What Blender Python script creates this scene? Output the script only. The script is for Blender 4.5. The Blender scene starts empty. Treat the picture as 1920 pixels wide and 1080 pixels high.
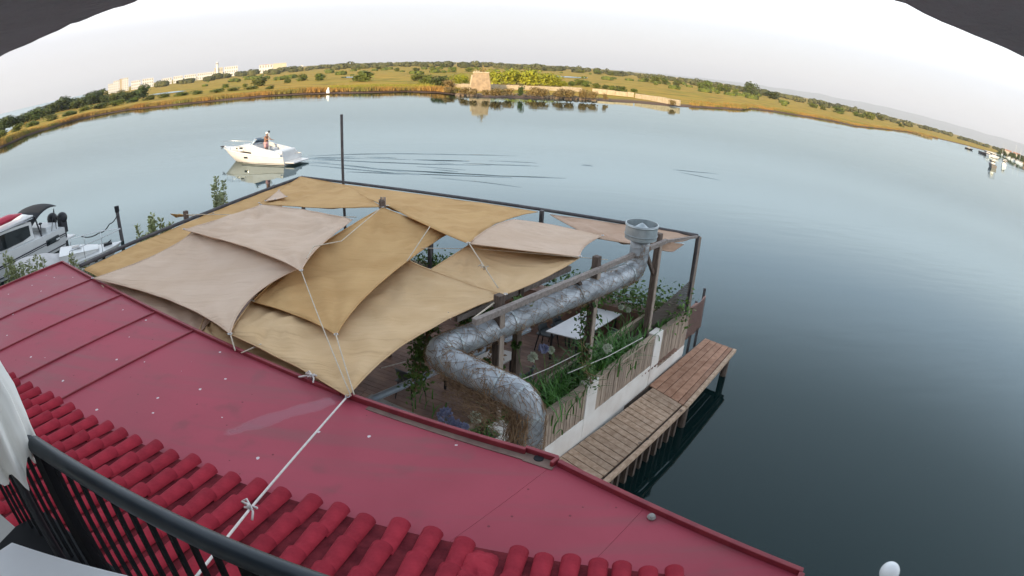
import bpy, bmesh, math, random
from mathutils import Vector, Matrix, noise
random.seed(7)
R = math.radians
S = bpy.context.scene

# ---------------------------------------------------------------- camera (wide barrel lens of a web cam)
cd = bpy.data.cameras.new('camera'); cam = bpy.data.objects.new('camera', cd); S.collection.objects.link(cam); S.camera = cam
cd.type = 'PANO'; cd.sensor_width = 36; cd.clip_start = 0.05; cd.clip_end = 60000
cy = cd
cy.panorama_type = 'FISHEYE_LENS_POLYNOMIAL'; cy.fisheye_fov = math.pi
cy.fisheye_polynomial_k0 = 0.0; cy.fisheye_polynomial_k1 = -0.92/18.75; cy.fisheye_polynomial_k2 = 0.0
cy.fisheye_polynomial_k3 = -0.0405119/18.75**3; cy.fisheye_polynomial_k4 = 0.0
m = Matrix(((0.998966,-0.045461,0.0),(0.017307,0.380309,-0.924698),(0.042038,0.923742,0.380702)))
cam.matrix_world = Matrix.Translation((0,0,8.0)) @ m.to_4x4()

# ---------------------------------------------------------------- sky and sun (early sun low behind the camera)
SUN_EL, SUN_AZ = R(9.5), R(196)           # azimuth measured from +Y towards +X: behind the camera, a little to the left
w = bpy.data.worlds.new('World'); S.world = w; w.use_nodes = True
nt = w.node_tree; bg = nt.nodes['Background']
sky = nt.nodes.new('ShaderNodeTexSky'); sky.sky_type = 'NISHITA'; sky.sun_disc = False
sky.sun_elevation = SUN_EL; sky.sun_rotation = SUN_AZ; sky.altitude = 10; sky.air_density = 1.0; sky.dust_density = 2.2; sky.ozone_density = 2.0
veil = nt.nodes.new('ShaderNodeMix'); veil.data_type = 'RGBA'; veil.inputs[0].default_value = 0.62
# thin milky overcast: dull at the horizon, brightest at middle height, bluer overhead
tcw = nt.nodes.new('ShaderNodeTexCoord'); sxy = nt.nodes.new('ShaderNodeSeparateXYZ'); vr = nt.nodes.new('ShaderNodeValToRGB')
nt.links.new(tcw.outputs['Generated'], sxy.inputs[0]); nt.links.new(sxy.outputs[2], vr.inputs[0]); vr.color_ramp.interpolation = 'EASE'
ve = vr.color_ramp.elements; ve[0].position = 0.0; ve[0].color = (.345,.33,.37,1); ve[1].position = 1.0; ve[1].color = (.275,.325,.39,1)
for vp, vc in ((.05,(.36,.347,.385,1)),(.09,(.385,.372,.41,1)),(.14,(.66,.66,.69,1)),(.20,(.90,.925,.97,1)),(.31,(.74,.83,.95,1)),(.50,(.49,.55,.61,1))):
    x = ve.new(vp); x.color = vc
vg = nt.nodes.new('ShaderNodeVectorMath'); vg.operation = 'SCALE'; vg.inputs['Scale'].default_value = 16.0
nt.links.new(vr.outputs[0], vg.inputs[0]); nt.links.new(vg.outputs[0], veil.inputs[7])
nt.links.new(sky.outputs[0], veil.inputs[6]); nt.links.new(veil.outputs[2], bg.inputs[0]); bg.inputs[1].default_value = 0.1
sl = bpy.data.lights.new('sun', 'SUN'); sun = bpy.data.objects.new('sun', sl); S.collection.objects.link(sun)
sl.energy = 2.9; sl.angle = R(0.6); sl.color = (1.0, 0.76, 0.47)
sd = Vector((math.sin(SUN_AZ)*math.cos(SUN_EL), math.cos(SUN_AZ)*math.cos(SUN_EL), math.sin(SUN_EL)))
sun.rotation_euler = sd.to_track_quat('Z','Y').to_euler()
S.view_settings.view_transform = 'Standard'; S.view_settings.look = 'None'; S.view_settings.exposure = 1.06; S.view_settings.gamma = 1.0
S.view_settings.use_curve_mapping = False
S.render.engine = 'CYCLES'; S.cycles.use_denoising = True; S.cycles.max_bounces = 8; S.cycles.volume_bounces = 0
S.cycles.sample_clamp_indirect = 6.0

# ---------------------------------------------------------------- materials
MT = {}
def mat(name, col, rough=0.7, col2=None, scale=4.0, detail=6.0, lo=0.35, hi=0.65, bump=0.0, bscale=None, metal=0.0, stretch=None, rand=0.0, spec=0.5, bdist=0.02, trans=0.0, ior=1.45, coords='Object', hue=0.0):
    M_ = bpy.data.materials.new(name); M_.use_nodes = True; n = M_.node_tree; b = n.nodes['Principled BSDF']
    b.inputs['Roughness'].default_value = rough; b.inputs['Metallic'].default_value = metal
    b.inputs['Specular IOR Level'].default_value = spec; b.inputs['IOR'].default_value = ior
    b.inputs['Transmission Weight'].default_value = trans
    b.inputs['Base Color'].default_value = (*col,1)
    tc = n.nodes.new('ShaderNodeTexCoord'); mp = n.nodes.new('ShaderNodeMapping'); n.links.new(tc.outputs[coords], mp.inputs[0])
    if stretch: mp.inputs['Scale'].default_value = stretch
    out = None
    if col2:
        ns = n.nodes.new('ShaderNodeTexNoise'); ns.inputs['Scale'].default_value = scale; ns.inputs['Detail'].default_value = detail
        n.links.new(mp.outputs[0], ns.inputs[0])
        rp = n.nodes.new('ShaderNodeValToRGB'); rp.color_ramp.elements[0].position = lo; rp.color_ramp.elements[1].position = hi
        rp.color_ramp.elements[0].color = (*col,1); rp.color_ramp.elements[1].color = (*col2,1)
        n.links.new(ns.outputs[0], rp.inputs[0]); out = rp.outputs[0]
    if rand or hue:
        oi = n.nodes.new('ShaderNodeObjectInfo'); hs = n.nodes.new('ShaderNodeHueSaturation')
        mr = n.nodes.new('ShaderNodeMapRange'); mr.inputs[3].default_value = 1-rand; mr.inputs[4].default_value = 1+rand
        n.links.new(oi.outputs['Random'], mr.inputs[0]); n.links.new(mr.outputs[0], hs.inputs['Value'])
        if hue:
            mm = n.nodes.new('ShaderNodeMath'); mm.operation='MULTIPLY'; mm.inputs[1].default_value = 7.31
            fr = n.nodes.new('ShaderNodeMath'); fr.operation='FRACT'; n.links.new(oi.outputs['Random'], mm.inputs[0]); n.links.new(mm.outputs[0], fr.inputs[0])
            m2 = n.nodes.new('ShaderNodeMapRange'); m2.inputs[3].default_value = 0.5-hue; m2.inputs[4].default_value = 0.5+hue
            n.links.new(fr.outputs[0], m2.inputs[0]); n.links.new(m2.outputs[0], hs.inputs['Hue'])
        hs.inputs['Color'].default_value = (*col,1)
        if out: n.links.new(out, hs.inputs['Color'])
        out = hs.outputs[0]
    if out: n.links.new(out, b.inputs['Base Color'])
    if bump:
        nb = n.nodes.new('ShaderNodeTexNoise'); nb.inputs['Scale'].default_value = bscale or scale*4; nb.inputs['Detail'].default_value = 5
        n.links.new(mp.outputs[0], nb.inputs[0]); bp = n.nodes.new('ShaderNodeBump'); bp.inputs['Strength'].default_value = bump; bp.inputs['Distance'].default_value = bdist
        n.links.new(nb.outputs[0], bp.inputs['Height']); n.links.new(bp.outputs[0], b.inputs['Normal'])
    MT[name] = M_; return M_

mat('khaki', (.49,.295,.130), .9, (.565,.355,.165), 1.3, spec=.1, bump=.25, bscale=40, bdist=.004)
mat('khaki_pale', (.56,.375,.205), .9, (.62,.43,.25), 1.5, spec=.1, bump=.25, bscale=40, bdist=.004)
mat('pink', (.57,.415,.305), .9, (.62,.465,.355), 1.2, spec=.1, bump=.2, bscale=40, bdist=.004)
mat('pink_brown', (.43,.285,.20), .9, (.50,.35,.26), 1.2, spec=.1, bump=.2, bscale=40, bdist=.004)
for nm in ('khaki','khaki_pale','pink','pink_brown'):
    n = MT[nm].node_tree; L = n.links; bp0 = [x for x in n.nodes if x.type == 'BUMP'][0]; ge = n.nodes.new('ShaderNodeNewGeometry')
    for rot, st in ((20,(.5,4.5,1)),(-50,(.35,6,1))):
        mp = n.nodes.new('ShaderNodeMapping'); mp.inputs['Rotation'].default_value = (0,0,R(rot)); mp.inputs['Scale'].default_value = st; L.new(ge.outputs['Position'], mp.inputs[0])
        nz = n.nodes.new('ShaderNodeTexNoise'); nz.inputs['Scale'].default_value = 1.0; nz.inputs['Detail'].default_value = 3; L.new(mp.outputs[0], nz.inputs[0])
        rm = n.nodes.new('ShaderNodeMapRange'); rm.inputs[1].default_value = .45; rm.inputs[2].default_value = .62; L.new(nz.outputs[0], rm.inputs[0])
        bp = n.nodes.new('ShaderNodeBump'); bp.inputs['Strength'].default_value = .35; bp.inputs['Distance'].default_value = .03; L.new(rm.outputs[0], bp.inputs['Height'])
        L.new(bp0.outputs[0], bp.inputs['Normal']); bp0 = bp
    L.new(bp0.outputs[0], n.nodes['Principled BSDF'].inputs['Normal'])
mat('rope', (.5,.42,.32), .9, (.62,.55,.45), 30, bump=.4, bscale=90)
mat('rope_dark', (.05,.05,.05), .9)
mat('rope_white', (.6,.55,.53), .9, (.7,.66,.62), 30, bump=.4, bscale=90)
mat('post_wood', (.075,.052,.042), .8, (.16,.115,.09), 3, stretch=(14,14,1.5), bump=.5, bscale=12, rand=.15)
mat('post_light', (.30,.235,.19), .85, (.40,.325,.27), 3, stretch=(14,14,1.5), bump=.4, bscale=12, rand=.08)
mat('beam_wood', (.20,.165,.145), .8, (.31,.265,.24), 3, stretch=(6,6,6), bump=.4, bscale=20)
mat('beam_dark', (.055,.05,.055), .7, (.10,.09,.09), 5, bump=.3)
mat('slat', (.30,.225,.170), .85, (.44,.345,.270), 3, stretch=(16,16,1.3), bump=.5, bscale=14, rand=.2)
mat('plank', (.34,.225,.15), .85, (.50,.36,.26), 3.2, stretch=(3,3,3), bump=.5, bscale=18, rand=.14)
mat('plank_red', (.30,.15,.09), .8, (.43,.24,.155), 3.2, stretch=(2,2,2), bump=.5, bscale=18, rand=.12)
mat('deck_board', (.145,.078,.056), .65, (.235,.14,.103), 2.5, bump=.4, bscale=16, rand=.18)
mat('white_wall', (.68,.62,.56), .9, (.80,.76,.71), 1.6, bump=.25, bscale=25)
mat('grey_cap', (.24,.235,.22), .8, (.32,.31,.29), 4, bump=.2)
mat('duct', (.27,.285,.30), .46, (.47,.50,.53), 3, bump=.9, bscale=8, metal=.45, bdist=.03)
mat('galv', (.33,.37,.385), .42, (.45,.49,.50), 6, bump=.2, metal=.6)
mat('pipe_grey', (.27,.32,.38), .5, (.34,.39,.45), 6, metal=.2)
mat('wire', (.17,.12,.09), .8)
mat('vine_dry', (.17,.10,.055), .9, (.33,.215,.125), 12, rand=.1)
mat('leaf', (.035,.09,.013), .55, (.10,.19,.03), 7, rand=.2, hue=.015)
mat('leaf_strap', (.035,.12,.016), .5, (.085,.22,.035), 5, rand=.2)
mat('leaf_pale', (.16,.20,.075), .6, (.38,.40,.22), 9, rand=.15)
mat('flower_blue', (.20,.22,.36), .7, (.34,.36,.50), 20)
mat('flower_white', (.42,.46,.36), .7, (.6,.62,.5), 20)
mat('table_white', (.72,.72,.74), .45, (.78,.78,.80), 3)
mat('table_grey', (.40,.37,.345), .5, (.46,.43,.40), 3)
mat('dark_metal', (.02,.021,.025), .5)
mat('chair_grey', (.065,.075,.082), .6, (.085,.095,.10), 6)
mat('chain', (.12,.095,.08), .7)
mat('net_red', (.30,.17,.15), .9, (.42,.27,.23), 20, bump=.6, bscale=60)
mat('gel', (.62,.62,.61), .30, (.57,.57,.56), 1.5)
mat('gel_grey', (.55,.57,.57), .35, (.62,.63,.63), 2)
mat('gel_cover', (.46,.44,.43), .8, (.54,.52,.51), 3)
mat('black_cloth', (.014,.015,.018), .8)
mat('dark_glass', (.012,.016,.018), .08)
mat('tint_glass', (.30,.38,.46), .08)
mat('boat_stripe', (.02,.022,.03), .4)
mat('steel', (.55,.56,.57), .25, metal=.9)
mat('red_plastic', (.42,.02,.05), .4)
mat('skin', (.26,.13,.08), .6)
mat('shorts_pink', (.50,.28,.28), .8)
mat('cap_white', (.75,.74,.72), .8)
mat('navy', (.018,.026,.034), .35, (.028,.038,.048), 5)
mat('rail_black', (.010,.011,.013), .7, spec=.15)
mat('cloth_white', (.84,.85,.87), .85, (.88,.89,.90), 4, bump=.2, bscale=120, bdist=.002)
mat('curtain_white', (.78,.78,.74), .85, (.86,.85,.81), 3)
mat('soffit', (.30,.31,.33), .95, (.36,.37,.40), 5, bump=.5, bscale=60)
mat('plaster', (.72,.68,.62), .9, (.78,.74,.68), 2, bump=.2)
mat('concrete', (.28,.27,.25), .9, (.36,.35,.33), 2, bump=.3)
mat('lamp_glass', (.78,.79,.80), .25)
mat('tower_stone', (.25,.185,.12), .9, (.37,.275,.175), 1.1, detail=10, bump=.8, bscale=3, bdist=.08)
mat('wall_stone', (.36,.29,.19), .9, (.47,.385,.265), 1.5, bump=.6, bscale=4, bdist=.06)
mat('town', (.62,.62,.60), .9, (.68,.68,.66), .05)
mat('marina_wall', (.45,.42,.37), .9)
mat('town_yellow', (.50,.47,.36), .9)
mat('town_roof', (.42,.22,.14), .9)
mat('town_glass', (.30,.29,.27), .5)
mat('bark', (.06,.045,.03), .95)
mat('bush_green', (.055,.075,.010), .8, (.15,.175,.022), .8, rand=.28, hue=.02)
mat('bush_dark', (.024,.042,.009), .8, (.075,.10,.018), .8, rand=.25, hue=.015)
mat('bush_yellow', (.17,.19,.012), .8, (.34,.34,.025), .8, rand=.15)
mat('bush_brown', (.15,.105,.035), .85, (.27,.19,.07), .8, rand=.25)
mat('far_wood', (.055,.062,.022), .9, (.105,.105,.036), .02)
mat('roof_lap', (.215,.045,.060), .7, (.27,.058,.076), 5, spec=.2)
mat('reed', (.30,.165,.040), .9, (.17,.155,.035), .09, lo=.42, hi=.6)
mat('reed_green', (.16,.17,.022), .9, (.30,.25,.035), .12)
mat('rock', (.12,.085,.06), .95, (.22,.165,.11), 1.5, bump=.6)
mat('hill', (.10,.115,.09), .95, (.14,.15,.11), .002)
mat('bread', (.3,.3,.28), .9)

def tile_red():
    M_ = mat('tile_red', (.185,.012,.024), .8, (.35,.028,.046), 3.5, detail=9, lo=.3, hi=.62, spec=.15, bump=.6, bscale=26, bdist=.010, rand=.10)
    return M_
tile_red()
mat('tile_pan', (.10,.012,.018), .85, (.17,.022,.03), 6, spec=.1, bump=.5)

def roof_red():
    M_ = bpy.data.materials.new('roof_red'); M_.use_nodes = True; n = M_.node_tree; b = n.nodes['Principled BSDF']; L = n.links
    tc = n.nodes.new('ShaderNodeTexCoord'); ge = n.nodes.new('ShaderNodeNewGeometry')
    n1 = n.nodes.new('ShaderNodeTexNoise'); n1.inputs['Scale'].default_value = .55; n1.inputs['Detail'].default_value = 8; L.new(ge.outputs['Position'], n1.inputs[0])
    rp = n.nodes.new('ShaderNodeValToRGB'); e = rp.color_ramp.elements
    e[0].position = .32; e[0].color = (.285,.040,.062,1); e[1].position = .68; e[1].color = (.385,.068,.098,1); b.inputs['Specular IOR Level'].default_value = .22; L.new(n1.outputs[0], rp.inputs[0])
    # grime blotches
    n2 = n.nodes.new('ShaderNodeTexNoise'); n2.inputs['Scale'].default_value = 2.3; n2.inputs['Detail'].default_value = 9; L.new(ge.outputs['Position'], n2.inputs[0])
    r2 = n.nodes.new('ShaderNodeValToRGB'); r2.color_ramp.elements[0].position = .60; r2.color_ramp.elements[1].position = .74
    r2.color_ramp.elements[0].color = (0,0,0,1); r2.color_ramp.elements[1].color = (.55,.55,.55,1); L.new(n2.outputs[0], r2.inputs[0])
    mx = n.nodes.new('ShaderNodeMix'); mx.data_type='RGBA'; L.new(r2.outputs[0], mx.inputs[0]); L.new(rp.outputs[0], mx.inputs[6]); mx.inputs[7].default_value = (.21,.062,.072,1)
    # dirt runs down the fall of the roof
    mq = n.nodes.new('ShaderNodeMapping'); mq.inputs['Rotation'].default_value = (0,0,R(-62)); mq.inputs['Scale'].default_value = (.25,3.2,1); L.new(ge.outputs['Position'], mq.inputs[0])
    n7 = n.nodes.new('ShaderNodeTexNoise'); n7.inputs['Scale'].default_value = 1.4; n7.inputs['Detail'].default_value = 8; L.new(mq.outputs[0], n7.inputs[0])
    r7 = n.nodes.new('ShaderNodeMapRange'); r7.inputs[1].default_value = .52; r7.inputs[2].default_value = .72; r7.inputs[3].default_value = 0; r7.inputs[4].default_value = .45; L.new(n7.outputs[0], r7.inputs[0])
    mz = n.nodes.new('ShaderNodeMix'); mz.data_type='RGBA'; L.new(r7.outputs[0], mz.inputs[0]); L.new(mx.outputs[2], mz.inputs[6]); mz.inputs[7].default_value = (.20,.085,.088,1); mx = mz
    # fresh red touch-ups and small dark pits
    v2 = n.nodes.new('ShaderNodeTexVoronoi'); v2.inputs['Scale'].default_value = 5.5; L.new(ge.outputs['Position'], v2.inputs[0])
    l2 = n.nodes.new('ShaderNodeMath'); l2.operation='LESS_THAN'; l2.inputs[1].default_value = .075; L.new(v2.outputs['Distance'], l2.inputs[0])
    s2 = n.nodes.new('ShaderNodeSeparateColor'); L.new(v2.outputs['Color'], s2.inputs[0]); g2 = n.nodes.new('ShaderNodeMath'); g2.operation='GREATER_THAN'; g2.inputs[1].default_value = .55; L.new(s2.outputs[1], g2.inputs[0])
    k2 = n.nodes.new('ShaderNodeMath'); k2.operation='MULTIPLY'; L.new(l2.outputs[0], k2.inputs[0]); L.new(g2.outputs[0], k2.inputs[1])
    mw = n.nodes.new('ShaderNodeMix'); mw.data_type='RGBA'; L.new(k2.outputs[0], mw.inputs[0]); L.new(mx.outputs[2], mw.inputs[6]); mw.inputs[7].default_value = (.17,.030,.042,1); mx = mw
    # bird droppings: small pale specks
    vo = n.nodes.new('ShaderNodeTexVoronoi'); vo.inputs['Scale'].default_value = 3.2; L.new(ge.outputs['Position'], vo.inputs[0])
    nw = n.nodes.new('ShaderNodeTexNoise'); nw.inputs['Scale'].default_value = 30; L.new(ge.outputs['Position'], nw.inputs[0])
    ad = n.nodes.new('ShaderNodeMath'); ad.operation='MULTIPLY_ADD'; ad.inputs[1].default_value = .09; L.new(nw.outputs[0], ad.inputs[0]); L.new(vo.outputs['Distance'], ad.inputs[2])
    lt = n.nodes.new('ShaderNodeMath'); lt.operation='LESS_THAN'; lt.inputs[1].default_value = .11; L.new(ad.outputs[0], lt.inputs[0])
    sc = n.nodes.new('ShaderNodeSeparateColor'); L.new(vo.outputs['Color'], sc.inputs[0])
    gt = n.nodes.new('ShaderNodeMath'); gt.operation='GREATER_THAN'; gt.inputs[1].default_value = .25; L.new(sc.outputs[0], gt.inputs[0])
    ml = n.nodes.new('ShaderNodeMath'); ml.operation='MULTIPLY'; L.new(lt.outputs[0], ml.inputs[0]); L.new(gt.outputs[0], ml.inputs[1])
    m2 = n.nodes.new('ShaderNodeMix'); m2.data_type='RGBA'; L.new(ml.outputs[0], m2.inputs[0]); L.new(mx.outputs[2], m2.inputs[6]); m2.inputs[7].default_value = (.62,.55,.56,1)
    # an old water streak running back from the sail's corner
    mp = n.nodes.new('ShaderNodeMapping'); mp.vector_type = 'TEXTURE'; mp.inputs['Location'].default_value = (-2.45,5.15,0); mp.inputs['Rotation'].default_value = (0,0,R(41)); mp.inputs['Scale'].default_value = (1.15,.16,1)
    L.new(ge.outputs['Position'], mp.inputs[0]); sx = n.nodes.new('ShaderNodeSeparateXYZ'); L.new(mp.outputs[0], sx.inputs[0])
    cx_ = n.nodes.new('ShaderNodeCombineXYZ'); L.new(sx.outputs[0], cx_.inputs[0]); L.new(sx.outputs[1], cx_.inputs[1])
    ln = n.nodes.new('ShaderNodeVectorMath'); ln.operation = 'LENGTH'; L.new(cx_.outputs[0], ln.inputs[0])
    n5 = n.nodes.new('ShaderNodeTexNoise'); n5.inputs['Scale'].default_value = 3.5; n5.inputs['Detail'].default_value = 4; L.new(ge.outputs['Position'], n5.inputs[0])
    wa = n.nodes.new('ShaderNodeMath'); wa.operation = 'MULTIPLY_ADD'; wa.inputs[1].default_value = 1.3; L.new(n5.outputs[0], wa.inputs[0]); L.new(ln.outputs['Value'], wa.inputs[2])
    wr = n.nodes.new('ShaderNodeMapRange'); wr.inputs[1].default_value = 1.25; wr.inputs[2].default_value = 1.5; wr.inputs[3].default_value = 1; wr.inputs[4].default_value = 0; L.new(wa.outputs[0], wr.inputs[0])
    m3 = n.nodes.new('ShaderNodeMix'); m3.data_type='RGBA'; m3.inputs[7].default_value = (.30,.125,.16,1); L.new(m2.outputs[2], m3.inputs[6])
    wm = n.nodes.new('ShaderNodeMath'); wm.operation='MULTIPLY'; wm.inputs[1].default_value = .35; L.new(wr.outputs[0], wm.inputs[0]); L.new(wm.outputs[0], m3.inputs[0])
    L.new(m3.outputs[2], b.inputs['Base Color'])
    r3 = n.nodes.new('ShaderNodeMapRange'); r3.inputs[1].default_value = .3; r3.inputs[2].default_value = .7; r3.inputs[3].default_value = .42; r3.inputs[4].default_value = .68
    L.new(n1.outputs[0], r3.inputs[0])
    m4 = n.nodes.new('ShaderNodeMix'); m4.data_type='FLOAT'; L.new(wr.outputs[0], m4.inputs[0]); L.new(r3.outputs[0], m4.inputs[2]); m4.inputs[3].default_value = .16; L.new(m4.outputs[0], b.inputs['Roughness'])
    bp = n.nodes.new('ShaderNodeBump'); bp.inputs['Strength'].default_value = .25; bp.inputs['Distance'].default_value = .02; L.new(n2.outputs[0], bp.inputs['Height']); L.new(bp.outputs[0], b.inputs['Normal'])
    MT['roof_red'] = M_
roof_red()
mat('roof_trim', (.20,.022,.034), .55, (.26,.035,.045), 4, bump=.2)
mat('roof_grime', (.16,.10,.085), .9, (.22,.15,.12), 6)
mat('puddle', (.20,.12,.155), .06, (.24,.15,.185), 2)

def water_mat():
    M_ = bpy.data.materials.new('water'); M_.use_nodes = True; n = M_.node_tree; n.nodes.remove(n.nodes['Principled BSDF']); L = n.links
    df = n.nodes.new('ShaderNodeBsdfDiffuse'); df.inputs['Color'].default_value = (.005,.015,.015,1)
    gl = n.nodes.new('ShaderNodeBsdfGlossy'); gl.inputs['Color'].default_value = (.84,.97,1,1); gl.inputs['Roughness'].default_value = .03
    fr = n.nodes.new('ShaderNodeFresnel'); fr.inputs['IOR'].default_value = 1.38; ms = n.nodes.new('ShaderNodeMixShader')
    L.new(fr.outputs[0], ms.inputs[0]); L.new(df.outputs[0], ms.inputs[1]); L.new(gl.outputs[0], ms.inputs[2]); L.new(ms.outputs[0], n.nodes['Material Output'].inputs['Surface'])
    ge = n.nodes.new('ShaderNodeNewGeometry')
    mp = n.nodes.new('ShaderNodeMapping'); mp.inputs['Rotation'].default_value = (0,0,R(14)); mp.inputs['Scale'].default_value = (.35,1.2,1); L.new(ge.outputs['Position'], mp.inputs[0])
    a = n.nodes.new('ShaderNodeTexNoise'); a.inputs['Scale'].default_value = .8; a.inputs['Detail'].default_value = 6; L.new(mp.outputs[0], a.inputs[0])
    c = n.nodes.new('ShaderNodeTexNoise'); c.inputs['Scale'].default_value = .045; c.inputs['Detail'].default_value = 3; L.new(mp.outputs[0], c.inputs[0])
    r = n.nodes.new('ShaderNodeMapRange'); r.inputs[1].default_value = .48; r.inputs[2].default_value = .70; r.inputs[3].default_value = .12; r.inputs[4].default_value = 1.0; L.new(c.outputs[0], r.inputs[0])
    mu = n.nodes.new('ShaderNodeMath'); mu.operation='MULTIPLY'; L.new(a.outputs[0], mu.inputs[0]); L.new(r.outputs[0], mu.inputs[1])
    bp = n.nodes.new('ShaderNodeBump'); bp.inputs['Strength'].default_value = .5; bp.inputs['Distance'].default_value = .06
    L.new(mu.outputs[0], bp.inputs['Height'])
    for x in (df, gl, fr): L.new(bp.outputs[0], x.inputs['Normal'])
    MT['water'] = M_
water_mat()

def marsh_mat():
    M_ = bpy.data.materials.new('marsh'); M_.use_nodes = True; n = M_.node_tree; b = n.nodes['Principled BSDF']; L = n.links
    b.inputs['Roughness'].default_value = .95; b.inputs['Specular IOR Level'].default_value = .1
    ge = n.nodes.new('ShaderNodeNewGeometry')
    mp = n.nodes.new('ShaderNodeMapping'); mp.inputs['Scale'].default_value = (.012,.035,.03); L.new(ge.outputs['Position'], mp.inputs[0])
    a = n.nodes.new('ShaderNodeTexNoise'); a.inputs['Scale'].default_value = 1.6; a.inputs['Detail'].default_value = 9; a.inputs['Roughness'].default_value = .65; L.new(mp.outputs[0], a.inputs[0])
    rp = n.nodes.new('ShaderNodeValToRGB'); e = rp.color_ramp.elements
    e[0].position = .30; e[0].color = (.20,.15,.018,1); e[1].position = .70; e[1].color = (.46,.22,.050,1)
    for p, c in ((.40,(.27,.225,.024,1)),(.50,(.44,.255,.042,1)),(.60,(.31,.245,.030,1))):
        x = e.new(p); x.color = c
    L.new(a.outputs[0], rp.inputs[0]); 
    # fine dark scrub mottling
    f = n.nodes.new('ShaderNodeTexNoise'); f.inputs['Scale'].default_value = .12; f.inputs['Detail'].default_value = 8; L.new(ge.outputs['Position'], f.inputs[0])
    r2 = n.nodes.new('ShaderNodeMapRange'); r2.inputs[1].default_value = .5; r2.inputs[2].default_value = .68; r2.inputs[3].default_value = 0; r2.inputs[4].default_value = .6; L.new(f.outputs[0], r2.inputs[0])
    mx = n.nodes.new('ShaderNodeMix'); mx.data_type='RGBA'; L.new(r2.outputs[0], mx.inputs[0]); L.new(rp.outputs[0], mx.inputs[6]); mx.inputs[7].default_value = (.075,.072,.020,1)
    # muddy water's edge by height
    sp = n.nodes.new('ShaderNodeSeparateXYZ'); L.new(ge.outputs['Position'], sp.inputs[0])
    r3 = n.nodes.new('ShaderNodeMapRange'); r3.inputs[1].default_value = .30; r3.inputs[2].default_value = .52; r3.inputs[3].default_value = 1; r3.inputs[4].default_value = 0; L.new(sp.outputs[2], r3.inputs[0])
    m2 = n.nodes.new('ShaderNodeMix'); m2.data_type='RGBA'; L.new(r3.outputs[0], m2.inputs[0]); L.new(mx.outputs[2], m2.inputs[6]); m2.inputs[7].default_value = (.135,.088,.068,1)
    L.new(m2.outputs[2], b.inputs['Base Color'])
    MT['marsh'] = M_
marsh_mat()

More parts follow.
